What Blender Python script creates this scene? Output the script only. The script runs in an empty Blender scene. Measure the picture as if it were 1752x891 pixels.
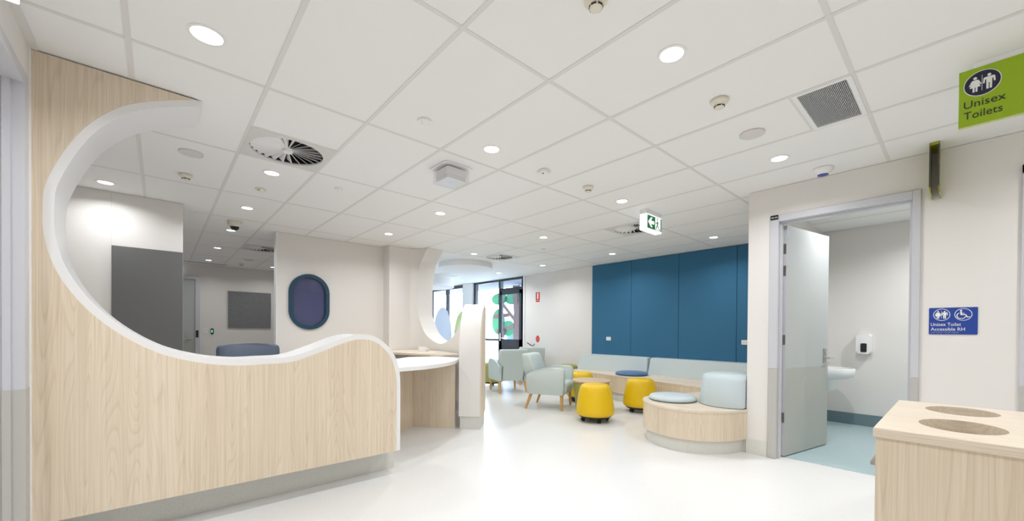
import bpy, bmesh, math, random
from mathutils import Vector, Matrix
random.seed(7)
sc = bpy.context.scene
COL = sc.collection
PI = math.pi
H = 2.713          # ceiling height
CAMZ = 1.26

def lin(c):
    c = c / 255.0
    return c / 12.92 if c <= 0.04045 else ((c + 0.055) / 1.055) ** 2.4
def rgb(r, g, b): return (lin(r), lin(g), lin(b), 1.0)

# ------------------------------------------------------------------ camera
f_px, cx, y0, yaw, pit, rol = 682.0, 888.7, 571.5, 0.8361, -0.0081, 0.0074
cam_d = bpy.data.cameras.new('camera'); cam = bpy.data.objects.new('camera', cam_d); COL.objects.link(cam)
cam_d.sensor_fit = 'HORIZONTAL'; cam_d.sensor_width = 36.0
cam_d.lens = 36.0 * f_px / 1752.0
cam_d.shift_x = (876 - cx) / 1752.0
cam_d.shift_y = (y0 - 445.5) / 1752.0
cam_d.clip_start = 0.02
cp, sp, cr, sr = math.cos(pit), math.sin(pit), math.cos(rol), math.sin(rol)
B = [Vector((math.sin(yaw), -math.cos(yaw), 0)), Vector((math.cos(yaw), math.sin(yaw), 0)), Vector((0, 0, 1))]
Rr = Matrix(((cr, 0, sr), (0, 1, 0), (-sr, 0, cr))); Rp = Matrix(((1, 0, 0), (0, cp, sp), (0, -sp, cp)))
Rm = Rr @ Rp
ax = [B[0] * Rm[i][0] + B[1] * Rm[i][1] + B[2] * Rm[i][2] for i in range(3)]
right, fwd, up = ax
cam.matrix_world = Matrix(((right.x, up.x, -fwd.x, 0), (right.y, up.y, -fwd.y, 0), (right.z, up.z, -fwd.z, CAMZ), (0, 0, 0, 1)))
sc.camera = cam

# ------------------------------------------------------------------ world, exposure
w = bpy.data.worlds.new('sky'); sc.world = w; w.use_nodes = True
bg = w.node_tree.nodes['Background']
bg.inputs[0].default_value = (0.80, 0.90, 1.0, 1); bg.inputs[1].default_value = 15.0
sc.view_settings.view_transform = 'Standard'; sc.view_settings.look = 'None'
sc.view_settings.exposure = 0.0; sc.view_settings.gamma = 1.0
sc.view_settings.use_curve_mapping = False
sc.cycles.max_bounces = 7; sc.cycles.diffuse_bounces = 5; sc.cycles.glossy_bounces = 3
sc.cycles.transparent_max_bounces = 12; sc.cycles.sample_clamp_indirect = 6.0
sc.cycles.caustics_reflective = False; sc.cycles.caustics_refractive = False
LAMP_W = 10.7
LAMP_COL = (0.945, 0.965, 1.0)

# ------------------------------------------------------------------ materials
MATS = {}
def mat(name, col, rough=0.5, metal=0.0, spec=0.5, emis=None, emis_s=0.0, bump=None, coat=0.0):
    m = bpy.data.materials.new(name); m.use_nodes = True
    nt = m.node_tree; b = nt.nodes['Principled BSDF']
    b.inputs['Base Color'].default_value = col; b.inputs['Roughness'].default_value = rough
    b.inputs['Metallic'].default_value = metal; b.inputs['Specular IOR Level'].default_value = spec
    b.inputs['Coat Weight'].default_value = coat
    if emis:
        b.inputs['Emission Color'].default_value = emis; b.inputs['Emission Strength'].default_value = emis_s
    if bump:
        n = nt.nodes.new('ShaderNodeTexNoise'); n.inputs['Scale'].default_value = bump[0]; n.inputs['Detail'].default_value = 3
        tc = nt.nodes.new('ShaderNodeTexCoord'); nt.links.new(tc.outputs['Object'], n.inputs['Vector'])
        bp = nt.nodes.new('ShaderNodeBump'); bp.inputs['Strength'].default_value = bump[1]; bp.inputs['Distance'].default_value = 0.002
        nt.links.new(n.outputs['Fac'], bp.inputs['Height']); nt.links.new(bp.outputs['Normal'], b.inputs['Normal'])
    MATS[name] = m
    return m

def wood(name, axis, c_lo, c_mid, c_hi, rough=0.42, fscale=1.0):
    """timber laminate: contour lines of a stretched noise give cathedral grain along the axis"""
    m = bpy.data.materials.new(name); m.use_nodes = True; nt = m.node_tree; N = nt.nodes; L = nt.links
    b = N['Principled BSDF']; b.inputs['Roughness'].default_value = rough; b.inputs['Specular IOR Level'].default_value = 0.35
    tc = N.new('ShaderNodeTexCoord'); mp = N.new('ShaderNodeMapping'); L.new(tc.outputs['Object'], mp.inputs['Vector'])
    s = [8.0 * fscale] * 3; s[axis] = 0.42 * fscale; mp.inputs['Scale'].default_value = s
    n1 = N.new('ShaderNodeTexNoise'); n1.inputs['Scale'].default_value = 1.0; n1.inputs['Detail'].default_value = 1.2; n1.inputs['Roughness'].default_value = 0.35
    L.new(mp.outputs[0], n1.inputs['Vector'])
    mul = N.new('ShaderNodeMath'); mul.operation = 'MULTIPLY'; mul.inputs[1].default_value = 32.0; L.new(n1.outputs['Fac'], mul.inputs[0])
    fr = N.new('ShaderNodeMath'); fr.operation = 'FRACT'; L.new(mul.outputs[0], fr.inputs[0])
    rp = N.new('ShaderNodeValToRGB'); e = rp.color_ramp.elements
    e[0].position = 0.0; e[0].color = (0.35, 0.35, 0.35, 1); e[1].position = 1.0; e[1].color = (0.35, 0.35, 0.35, 1)
    q = rp.color_ramp.elements.new(0.16); q.color = (0.60, 0.60, 0.60, 1)
    q = rp.color_ramp.elements.new(0.80); q.color = (0.70, 0.70, 0.70, 1)
    L.new(fr.outputs[0], rp.inputs[0])
    mp2 = N.new('ShaderNodeMapping'); L.new(tc.outputs['Object'], mp2.inputs['Vector'])
    s2 = [75.0] * 3; s2[axis] = 1.0; mp2.inputs['Scale'].default_value = s2
    n2 = N.new('ShaderNodeTexNoise'); n2.inputs['Scale'].default_value = 1.0; n2.inputs['Detail'].default_value = 6; n2.inputs['Roughness'].default_value = 0.7
    L.new(mp2.outputs[0], n2.inputs['Vector'])
    mp3 = N.new('ShaderNodeMapping'); L.new(tc.outputs['Object'], mp3.inputs['Vector'])
    s3 = [3.2] * 3; s3[axis] = 0.15; mp3.inputs['Scale'].default_value = s3
    n3 = N.new('ShaderNodeTexNoise'); n3.inputs['Scale'].default_value = 1.0; n3.inputs['Detail'].default_value = 2
    L.new(mp3.outputs[0], n3.inputs['Vector'])
    a1 = N.new('ShaderNodeMath'); a1.operation = 'MULTIPLY_ADD'; a1.inputs[1].default_value = 0.55; L.new(n2.outputs['Fac'], a1.inputs[0])
    a0 = N.new('ShaderNodeMath'); a0.operation = 'MULTIPLY'; a0.inputs[1].default_value = 0.30; L.new(rp.outputs[0], a0.inputs[0])
    L.new(a0.outputs[0], a1.inputs[2])
    a2 = N.new('ShaderNodeMath'); a2.operation = 'MULTIPLY_ADD'; a2.inputs[1].default_value = 0.25; L.new(n3.outputs['Fac'], a2.inputs[0]); L.new(a1.outputs[0], a2.inputs[2])
    cr_ = N.new('ShaderNodeValToRGB'); e = cr_.color_ramp.elements
    e[0].position = 0.42; e[0].color = c_lo; e[1].position = 0.86; e[1].color = c_hi
    q = cr_.color_ramp.elements.new(0.64); q.color = c_mid
    L.new(a2.outputs[0], cr_.inputs[0]); L.new(cr_.outputs[0], b.inputs['Base Color'])
    MATS[name] = m
    return m

def speckle(name, base, dots, scale=120.0, rough=0.4, amount=0.12, mottled=0.03):
    m = bpy.data.materials.new(name); m.use_nodes = True; nt = m.node_tree; N = nt.nodes; L = nt.links
    b = N['Principled BSDF']; b.inputs['Roughness'].default_value = rough; b.inputs['Specular IOR Level'].default_value = 0.4
    tc = N.new('ShaderNodeTexCoord')
    prev = None
    col = N.new('ShaderNodeRGB'); col.outputs[0].default_value = base; prev = col.outputs[0]
    n = N.new('ShaderNodeTexNoise'); n.inputs['Scale'].default_value = scale * 1.7; n.inputs['Detail'].default_value = 2
    L.new(tc.outputs['Object'], n.inputs['Vector'])
    mx = N.new('ShaderNodeMix'); mx.data_type = 'RGBA'; mx.blend_type = 'MULTIPLY'; mx.inputs['Factor'].default_value = mottled * 6
    L.new(prev, mx.inputs['A']); L.new(n.outputs['Fac'], mx.inputs['B']); prev = mx.outputs['Result']
    for i, d in enumerate(dots):
        v = N.new('ShaderNodeTexVoronoi'); v.inputs['Scale'].default_value = scale * (1.0 + 0.23 * i); v.inputs['Randomness'].default_value = 1.0
        mp = N.new('ShaderNodeMapping'); mp.inputs['Location'].default_value = (3.1 * i, 1.7 * i, 0.4 * i)
        L.new(tc.outputs['Object'], mp.inputs[0]); L.new(mp.outputs[0], v.inputs['Vector'])
        sep = N.new('ShaderNodeSeparateColor'); L.new(v.outputs['Color'], sep.inputs[0])
        lt = N.new('ShaderNodeMath'); lt.operation = 'LESS_THAN'; lt.inputs[1].default_value = amount; L.new(sep.outputs[0], lt.inputs[0])
        l2 = N.new('ShaderNodeMath'); l2.operation = 'LESS_THAN'; l2.inputs[1].default_value = 0.30; L.new(v.outputs['Distance'], l2.inputs[0])
        an = N.new('ShaderNodeMath'); an.operation = 'MULTIPLY'; L.new(lt.outputs[0], an.inputs[0]); L.new(l2.outputs[0], an.inputs[1])
        m2 = N.new('ShaderNodeMix'); m2.data_type = 'RGBA'; L.new(an.outputs[0], m2.inputs['Factor']); L.new(prev, m2.inputs['A']); m2.inputs['B'].default_value = d
        prev = m2.outputs['Result']
    L.new(prev, b.inputs['Base Color'])
    MATS[name] = m
    return m

def translucent(name, col, k=0.5):
    m = bpy.data.materials.new(name); m.use_nodes = True; nt = m.node_tree; N = nt.nodes; L = nt.links
    N.remove(N['Principled BSDF']); out = N['Material Output']
    d = N.new('ShaderNodeBsdfDiffuse'); d.inputs[0].default_value = col; t = N.new('ShaderNodeBsdfTranslucent'); t.inputs[0].default_value = col
    mx = N.new('ShaderNodeMixShader'); mx.inputs[0].default_value = k
    L.new(d.outputs[0], mx.inputs[1]); L.new(t.outputs[0], mx.inputs[2]); L.new(mx.outputs[0], out.inputs[0])
    MATS[name] = m
    return m
def glassy(name, tint, gloss=0.08, rough=0.02):
    m = bpy.data.materials.new(name); m.use_nodes = True; nt = m.node_tree; N = nt.nodes; L = nt.links
    N.remove(N['Principled BSDF']); out = N['Material Output']
    t = N.new('ShaderNodeBsdfTransparent'); t.inputs[0].default_value = tint
    g = N.new('ShaderNodeBsdfGlossy'); g.inputs['Roughness'].default_value = rough
    mx = N.new('ShaderNodeMixShader'); mx.inputs[0].default_value = gloss
    L.new(t.outputs[0], mx.inputs[1]); L.new(g.outputs[0], mx.inputs[2]); L.new(mx.outputs[0], out.inputs[0])
    MATS[name] = m
    return m

mat('paint', rgb(229, 225, 220), 0.6, bump=(260, 0.05))
mat('white', rgb(236, 235, 234), 0.35)
mat('satin_white', rgb(232, 231, 230), 0.30)
mat('tile', rgb(238, 237, 235), 0.8, bump=(420, 0.06))
mat('diffplate', rgb(214, 213, 209), 0.5)
mat('gridbar', rgb(222, 220, 216), 0.5)
mat('plaster', rgb(240, 241, 242), 0.7)
mat('slabdark', rgb(60, 60, 60), 0.9)
mat('framegrey', rgb(200, 200, 205), 0.4)
mat('kickgrey', rgb(186, 184, 179), 0.45)
mat('doorgrey', rgb(184, 188, 186), 0.45)
mat('doorkick', rgb(174, 176, 168), 0.45)
mat('greypanel', rgb(104, 104, 102), 0.55)
mat('steel', rgb(170, 165, 155), 0.35, 0.9)
mat('chrome', rgb(215, 215, 215), 0.15, 1.0)
mat('black', rgb(22, 22, 24), 0.5)
mat('darkvoid', rgb(26, 26, 27), 0.9)
mat('rubber', rgb(30, 31, 33), 0.55)
mat('cream', rgb(226, 219, 203), 0.45)
mat('disc', rgb(216, 211, 208), 0.6)
mat('bluepanel', rgb(60, 110, 142), 0.85, bump=(900, 0.25), spec=0.2)
mat('oval', rgb(28, 66, 90), 0.4)
mat('vinyl', rgb(197, 208, 209), 0.42, bump=(700, 0.06), spec=0.4)
mat('vinyl_seat', rgb(196, 208, 211), 0.45, bump=(700, 0.06), spec=0.4)
mat('chairvinyl', rgb(194, 205, 203), 0.42, bump=(700, 0.06), spec=0.4)
mat('seam', rgb(104, 124, 124), 0.6)
mat('navyvinyl', rgb(78, 112, 152), 0.35)
mat('yellow', rgb(227, 187, 0), 0.38, bump=(700, 0.05))
mat('olive', rgb(158, 158, 84), 0.5)
mat('officechair', rgb(82, 92, 110), 0.5)

mat('mullion', rgb(38, 44, 54), 0.4)
mat('signgreen', rgb(150, 182, 12), 0.4)
mat('signgreen_edge', rgb(206, 214, 150), 0.4)
mat('signnavy', rgb(28, 28, 58), 0.4)
mat('signwhite', rgb(236, 236, 230), 0.5)
mat('signtext', rgb(36, 38, 30), 0.5)
mat('signblue', rgb(24, 62, 150), 0.4)
mat('acrylic', rgb(150, 150, 24), 0.2)
mat('acrylic_edge', rgb(70, 70, 60), 0.3)
mat('exitgreen', rgb(20, 120, 70), 0.4, emis=rgb(20, 130, 76), emis_s=0.25)
mat('exitwhite', rgb(245, 245, 250), 0.4, emis=(0.84, 0.87, 1, 1), emis_s=0.9)
mat('exitpict', rgb(245, 245, 250), 0.4, emis=(1, 1, 1, 1), emis_s=0.75)
mat('firered', rgb(196, 24, 34), 0.4)
mat('diskred', rgb(206, 60, 52), 0.45)
mat('lens', rgb(255, 255, 255), 0.3, emis=(1, 0.98, 0.95, 1), emis_s=7.0)
mat('bluelens', rgb(30, 62, 150), 0.2)
mat('ledgreen', rgb(60, 220, 90), 0.4, emis=(0.1, 1, 0.25, 1), emis_s=1.5)
mat('ledred', rgb(120, 20, 20), 0.4)
mat('chairwood', rgb(206, 158, 92), 0.4)
mat('basin', rgb(240, 241, 240), 0.12, spec=0.6)
translucent('petalblue', rgb(232, 241, 252))
translucent('petalgreen', rgb(222, 238, 200))
mat('petalwhite', rgb(226, 232, 238), 0.5)
mat('leafgreen', rgb(34, 168, 110), 0.5)
mat('bark', rgb(132, 98, 92), 0.7)
mat('concrete', rgb(206, 206, 204), 0.8)
mat('outwall', rgb(230, 232, 236), 0.8)
mat('outblue', rgb(120, 150, 196), 0.6)
mat('soffit', rgb(92, 100, 118), 0.8)
mat('grille', rgb(190, 190, 190), 0.5)
mat('grilleback', rgb(130, 130, 130), 0.8)
wood('wood', 2, rgb(203, 185, 159), rgb(224, 209, 187), rgb(233, 221, 204))
wood('wood_u', 0, rgb(204, 187, 164), rgb(225, 212, 193), rgb(235, 225, 209))
wood('wood_v', 1, rgb(204, 187, 164), rgb(225, 212, 193), rgb(235, 225, 209))
wood('tablewood', 0, rgb(186, 156, 126), rgb(212, 188, 158), rgb(224, 203, 176))
speckle('plinth', rgb(224, 223, 215), [rgb(150, 180, 184), rgb(172, 170, 160), rgb(236, 234, 228)], 170, 0.4, 0.10)
speckle('vinylfloor', rgb(229, 228, 225), [rgb(204, 201, 192), rgb(216, 214, 210)], 150, 0.28, 0.16, 0.02)
speckle('toiletfloor', rgb(176, 195, 197), [rgb(120, 156, 164), rgb(180, 204, 208)], 150, 0.4, 0.3)
speckle('toiletskirt', rgb(118, 140, 148), [rgb(80, 116, 130)], 150, 0.5, 0.25)
speckle('pinboard', rgb(128, 129, 130), [rgb(92, 92, 94), rgb(160, 160, 162)], 60, 0.95, 0.35)
glassy('glass', (0.94, 0.97, 1.0, 1), 0.06)
glassy('clear', (0.985, 0.985, 0.99, 1), 0.06)
mat('ovalglass', rgb(74, 78, 116), 0.08, spec=0.7)

for k_ in ('lens', 'exitgreen', 'exitpict', 'ledgreen'): MATS[k_].cycles.emission_sampling = 'NONE'
# ------------------------------------------------------------------ helpers
def link(name, me, material=None, parent=None, smooth=False):
    o = bpy.data.objects.new(name, me); COL.objects.link(o)
    if material is not None and not me.materials: me.materials.append(MATS[material])
    if smooth:
        for p in me.polygons: p.use_smooth = True
    if parent is not None: o.parent = parent
    return o
def finish(bm, name, material, parent=None, smooth=False, recalc=True, autos=None):
    if recalc: bmesh.ops.recalc_face_normals(bm, faces=bm.faces)
    me = bpy.data.meshes.new(name); bm.to_mesh(me); bm.free()
    o = link(name, me, material, parent, smooth)
    if autos is not None:
        for p in me.polygons: p.use_smooth = True
        me.set_sharp_from_angle(angle=autos)
    return o
def empty(name, loc=(0, 0, 0), rz=0.0):
    o = bpy.data.objects.new(name, None); COL.objects.link(o); o.location = loc; o.rotation_euler = (0, 0, rz)
    o.empty_display_size = 0.1
    return o
def tag(o, label, cat, group=None):
    o['label'] = label; o['category'] = cat
    if group: o['group'] = group
    return o
def struct(o, label=None):
    o['kind'] = 'structure'
    if label: o['label'] = label
    return o
def box_bm(x0, x1, y0_, y1, z0, z1, bev=0.0, seg=2, bm=None):
    bm2 = bmesh.new()
    bmesh.ops.create_cube(bm2, size=1.0)
    for v in bm2.verts:
        v.co = Vector(((x0 + x1) / 2 + v.co.x * (x1 - x0), (y0_ + y1) / 2 + v.co.y * (y1 - y0_), (z0 + z1) / 2 + v.co.z * (z1 - z0)))
    if bev > 0:
        bmesh.ops.bevel(bm2, geom=list(bm2.edges), offset=bev, segments=seg, affect='EDGES', profile=0.5)
    if bm is None: return bm2
    me = bpy.data.meshes.new('tmp'); bm2.to_mesh(me); bm2.free(); bm.from_mesh(me); bpy.data.meshes.remove(me)
    return bm
def box(name, x0, x1, y0_, y1, z0, z1, material, parent=None, bev=0.0, seg=2):
    return finish(box_bm(x0, x1, y0_, y1, z0, z1, bev, seg), name, material, parent, autos=(0.6 if bev > 0 else None))
def prism_bm(poly, t0, t1, plane='xy', bm=None):
    """poly: 2D outline; plane xy extrudes in z, xz extrudes in y, yz extrudes in x"""
    bm = bm or bmesh.new()
    def P(a, b, t):
        return {'xy': (a, b, t), 'xz': (a, t, b), 'yz': (t, a, b)}[plane]
    lo = [bm.verts.new(P(a, b, t0)) for a, b in poly]; hi = [bm.verts.new(P(a, b, t1)) for a, b in poly]
    n = len(poly)
    bm.faces.new(lo); bm.faces.new(hi)
    for i in range(n): bm.faces.new((lo[i], lo[(i + 1) % n], hi[(i + 1) % n], hi[i]))
    return bm
def prism(name, poly, t0, t1, material, parent=None, plane='xy', bev=0.0, seg=2, autos=0.6):
    bm = prism_bm(poly, t0, t1, plane)
    if bev > 0:
        caps = [f for f in bm.faces if len(f.verts) == len(poly)][:2] if len(poly) != 4 else list(bm.faces)
        ed = set(e for f in caps for e in f.edges)
        bmesh.ops.bevel(bm, geom=list(ed), offset=bev, segments=seg, affect='EDGES', profile=0.5)
    return finish(bm, name, material, parent, autos=autos)
def lathe_bm(prof, n=32, center=(0, 0, 0), bm=None, a0=0.0, a1=2 * PI):
    bm = bm or bmesh.new(); rings = []
    full = abs(a1 - a0 - 2 * PI) < 1e-6
    for r, z in prof:
        if r < 1e-6: rings.append([bm.verts.new((center[0], center[1], center[2] + z))])
        else:
            rings.append([bm.verts.new((center[0] + r * math.cos(a0 + (a1 - a0) * i / n), center[1] + r * math.sin(a0 + (a1 - a0) * i / n), center[2] + z)) for i in range(n if full else n + 1)])
    for A, C in zip(rings[:-1], rings[1:]):
        m = n
        for i in range(m):
            j = (i + 1) % n if full else i + 1
            if len(A) == 1 and len(C) == 1: continue
            if len(A) == 1: bm.faces.new((A[0], C[i], C[j]))
            elif len(C) == 1: bm.faces.new((A[i], A[j], C[0]))
            else: bm.faces.new((A[i], A[j], C[j], C[i]))
    return bm
def lathe(name, prof, material, parent=None, n=32, center=(0, 0, 0), autos=0.7):
    return finish(lathe_bm(prof, n, center), name, material, parent, autos=autos)
def cyl_between(p0, p1, r0, r1=None, n=12, bm=None):
    bm = bm or bmesh.new(); r1 = r0 if r1 is None else r1
    p0 = Vector(p0); p1 = Vector(p1); d = (p1 - p0).normalized()
    a = d.orthogonal().normalized(); b = d.cross(a)
    A = [bm.verts.new(p0 + (a * math.cos(2 * PI * i / n) + b * math.sin(2 * PI * i / n)) * r0) for i in range(n)]
    C = [bm.verts.new(p1 + (a * math.cos(2 * PI * i / n) + b * math.sin(2 * PI * i / n)) * r1) for i in range(n)]
    for i in range(n): bm.faces.new((A[i], A[(i + 1) % n], C[(i + 1) % n], C[i]))
    bm.faces.new(A); bm.faces.new(C)
    return bm
def rod(name, p0, p1, r0, material, parent=None, r1=None, n=12):
    return finish(cyl_between(p0, p1, r0, r1, n), name, material, parent, autos=0.7)
def catmull(pts, n=8):
    out = []
    P = [pts[0]] + list(pts) + [pts[-1]]
    for i in range(1, len(P) - 2):
        p0, p1, p2, p3 = P[i - 1], P[i], P[i + 1], P[i + 2]
        for k in range(n):
            t = k / n
            out.append(tuple(0.5 * ((2 * p1[j]) + (-p0[j] + p2[j]) * t + (2 * p0[j] - 5 * p1[j] + 4 * p2[j] - p3[j]) * t * t + (-p0[j] + 3 * p1[j] - 3 * p2[j] + p3[j]) * t ** 3) for j in range(len(p1))))
    out.append(tuple(pts[-1]))
    return out
def offset_curve(c, d):
    out = []
    for i in range(len(c)):
        a = c[max(0, i - 1)]; b = c[min(len(c) - 1, i + 1)]
        tx, tz = b[0] - a[0], b[1] - a[1]; l = math.hypot(tx, tz) or 1
        out.append((c[i][0] - tz / l * d, c[i][1] + tx / l * d))
    return out
def copy_thing(root, loc, rz=None):
    c = root.copy(); COL.objects.link(c); c.location = loc
    if rz is not None: c.rotation_euler = (0, 0, rz)
    for ch in root.children:
        d = ch.copy(); COL.objects.link(d); d.parent = c
        for g in ch.children:
            e = g.copy(); COL.objects.link(e); e.parent = d
    return c
def basis(o, origin, r, u):
    """local x = right on the face, local y = up, local z = towards the viewer"""
    r = Vector(r); u = Vector(u); n = r.cross(u)
    o.matrix_world = Matrix(((r.x, u.x, n.x, origin[0]), (r.y, u.y, n.y, origin[1]), (r.z, u.z, n.z, origin[2]), (0, 0, 0, 1)))
FACE_U = ((0, -1, 0), (0, 0, 1))       # on a wall that faces -x
FACE_V = ((1, 0, 0), (0, 0, 1))        # on a wall that faces -y
def text(name, body, x, y, size, z, material, parent, width=None, ext=0.0006):
    cu = bpy.data.curves.new('txt', 'FONT'); cu.body = body; cu.size = size; cu.extrude = ext; cu.resolution_u = 3
    t = bpy.data.objects.new('txt', cu); COL.objects.link(t)
    dg = bpy.context.evaluated_depsgraph_get()
    me = bpy.data.meshes.new_from_object(t.evaluated_get(dg)); bpy.data.objects.remove(t); bpy.data.curves.remove(cu)
    xs = [v.co.x for v in me.vertices]; s = 1.0 if not width else width / (max(xs) - min(xs)); xm = min(xs)
    for v in me.vertices: v.co = Vector((x + (v.co.x - xm) * s, y + v.co.y, z + v.co.z))
    me.materials.clear()
    return link(name, me, material, parent)
def ellipse(a, b, n=40, c=(0, 0)): return [(c[0] + a * math.cos(2 * PI * i / n), c[1] + b * math.sin(2 * PI * i / n)) for i in range(n)]
def flat(name, poly, z, t, material, parent): return prism(name, poly, z, z + t, material, parent, autos=None)
def rrect(x0, x1, y0_, y1, r, n=5):
    out = []
    for cx_, cy_, a in ((x1 - r, y1 - r, 0), (x0 + r, y1 - r, PI / 2), (x0 + r, y0_ + r, PI), (x1 - r, y0_ + r, 1.5 * PI)):
        for k in range(n + 1):
            t = a + PI / 2 * k / n; out.append((cx_ + r * math.cos(t), cy_ + r * math.sin(t)))
    return out
def ring_bm(outer, inner, t0, t1, plane='xy'):
    bm = bmesh.new()
    def P(a, b, t): return {'xy': (a, b, t), 'xz': (a, t, b), 'yz': (t, a, b)}[plane]
    n = len(outer)
    V = [[bm.verts.new(P(a, b, t)) for a, b in loop] for t in (t0, t1) for loop in (outer, inner)]
    o0, i0, o1, i1 = V
    for k in range(n):
        j = (k + 1) % n
        bm.faces.new((o0[k], o0[j], i0[j], i0[k])); bm.faces.new((o1[k], o1[j], i1[j], i1[k]))
        bm.faces.new((o0[k], o0[j], o1[j], o1[k])); bm.faces.new((i0[k], i0[j], i1[j], i1[k]))
    return bm

# ================================================================== STRUCTURE
struct(box('floor', -1.75, 7.2, -2.7, 13.05, -0.12, 0.0, 'vinylfloor'), 'pale speckled vinyl floor of the waiting area')
struct(box('floor_toilet', 4.70, 7.16, -1.2, 1.34, 0.0, 0.004, 'toiletfloor'), 'blue green speckled vinyl floor inside the toilet')

# ceilings: backing slab, tiles and grid bars
ceil = struct(box('ceiling', -1.75, 7.25, -2.7, 13.05, H + 0.10, H + 0.20, 'slabdark'), 'white suspended tile ceiling')
def U(q): return 0.6 * q - 0.117
def V(p): return 1.2 * p + 1.623
REG = [(-1.7, 4.683, -2.6, 6.423), (4.683, 7.17, 1.5, 6.423), (-1.7, 3.483, 6.423, 11.75)]
OVER = {(1, 1): [(2.823, 3.423, 'tile'), (3.423, 4.023, 'diff')],
        (1, 8): [(2.823, 3.423, 'diff'), (3.423, 4.023, 'tile')],
        (3, 8): [(5.223, 5.823, 'tile'), (5.823, 6.423, 'diff')],
        (5, 2): [(7.623, 8.223, 'tile'), (8.223, 8.823, 'diff')],
        (-1, 5): [(0.423, 0.723, 'grille'), (0.723, 1.623, 'tile')]}
tile_me = {}
def put_tile(u0, u1, v0, v1):
    g = 0.012; a, b = round(u1 - u0 - 2 * g, 4), round(v1 - v0 - 2 * g, 4)
    if a < 0.01 or b < 0.01: return
    if (a, b) not in tile_me:
        bm = box_bm(-a / 2, a / 2, -b / 2, b / 2, 0, 0.016); me = bpy.data.meshes.new('tile'); bm.to_mesh(me); bm.free()
        me.materials.append(MATS['tile']); tile_me[(a, b)] = me
    o = bpy.data.objects.new('tile', tile_me[(a, b)]); COL.objects.link(o); o.location = ((u0 + u1) / 2, (v0 + v1) / 2, H + 0.003); o.parent = ceil
for (ru0, ru1, rv0, rv1) in REG:
    for q in range(-3, 14):
        u0, u1 = max(U(q), ru0), min(U(q + 1), ru1)
        if u1 - u0 < 0.02: continue
        for p in range(-4, 10):
            v0, v1 = max(V(p), rv0), min(V(p + 1), rv1)
            if v1 - v0 < 0.02: continue
            if (p, q) in OVER and abs(u1 - u0 - 0.6) < 0.01:
                for a, b, k in OVER[(p, q)]:
                    if k == 'tile': put_tile(u0, u1, a, b)
            else: put_tile(u0, u1, v0, v1)
    for q in range(-3, 15):
        if ru0 - 0.001 <= U(q) <= ru1 + 0.001 and not (ru0 > 4 and q == 8): box('grid_bar', U(q) - 0.012, U(q) + 0.012, rv0, rv1, H, H + 0.03, 'gridbar', ceil)
    for p in range(-4, 10):
        if rv0 - 0.001 <= V(p) <= rv1 + 0.001 and not (rv0 > 6 and p == 4): box('grid_bar', ru0, ru1, V(p) - 0.012, V(p) + 0.012, H + 0.0006, H + 0.03, 'gridbar', ceil)
for (p, q), L_ in OVER.items():
    box('grid_bar', U(q) + 0.012, U(q + 1) - 0.012, L_[0][1] - 0.012, L_[0][1] + 0.012, H + 0.0006, H + 0.03, 'gridbar', ceil)
struct(box('ceiling_lounge', 3.483, 7.17, 6.435, 13.0, H + 0.002, H + 0.06, 'plaster'), 'smooth white plasterboard ceiling by the glazing')
ct = struct(box('ceiling_toilet', 4.74, 7.16, -1.2, 1.40, H, H + 0.05, 'tile'), 'white ceiling inside the toilet')
for k in range(4): box('grid_bar', 5.30 + 0.6 * k - 0.012, 5.30 + 0.6 * k + 0.012, -1.2, 1.34, H - 0.004, H, 'gridbar', ct)

# walls -------------------------------------------------------------
def wall(name, *a, m='paint', label=None): return struct(box(name, *a, m), label)
# left wall with doorway  v 1.95..3.14, head 2.46
wl = empty('wall_left'); struct(wl, 'cream wall with a doorway left of the timber counter')
wall('wall_corridor', -1.65, -0.70, 3.18, 3.262, 0, H)
for a in ((-0.70, -0.50, 3.135, 3.262, 0, H), (-0.70, -0.50, 1.9, 3.135, 2.50, H), (-0.70, -0.50, -2.6, 1.9, 0, H)): box('wall_panel', *a, 'paint', wl)
dfr = struct(empty('door_3'), 'pale grey door frame beside the timber counter')
box('jamb', -0.72, -0.492, 3.096, 3.175, 0, 2.46, 'framegrey', dfr); box('jamb_kick', -0.721, -0.490, 3.093, 3.177, 0, 0.955, 'kickgrey', dfr)
box('head', -0.72, -0.492, 1.9, 3.175, 2.46, 2.52, 'framegrey', dfr)
box('stop', -0.56, -0.535, 3.080, 3.096, 0, 2.46, 'framegrey', dfr); box('jamb', -0.72, -0.492, 1.86, 1.92, 0, 2.46, 'framegrey', dfr)
box('stop_kick', -0.561, -0.534, 3.078, 3.096, 0, 0.955, 'kickgrey', dfr)

wall('trim_1', -0.515, -0.495, 3.244, 3.262, 0, H, m='white')
box('angle', -0.5, -0.47, -2.6, 3.262, H - 0.004, H, 'gridbar', ceil)
wall('wall_behind', -1.75, 4.73, -2.7, -2.6, 0, H)
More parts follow.
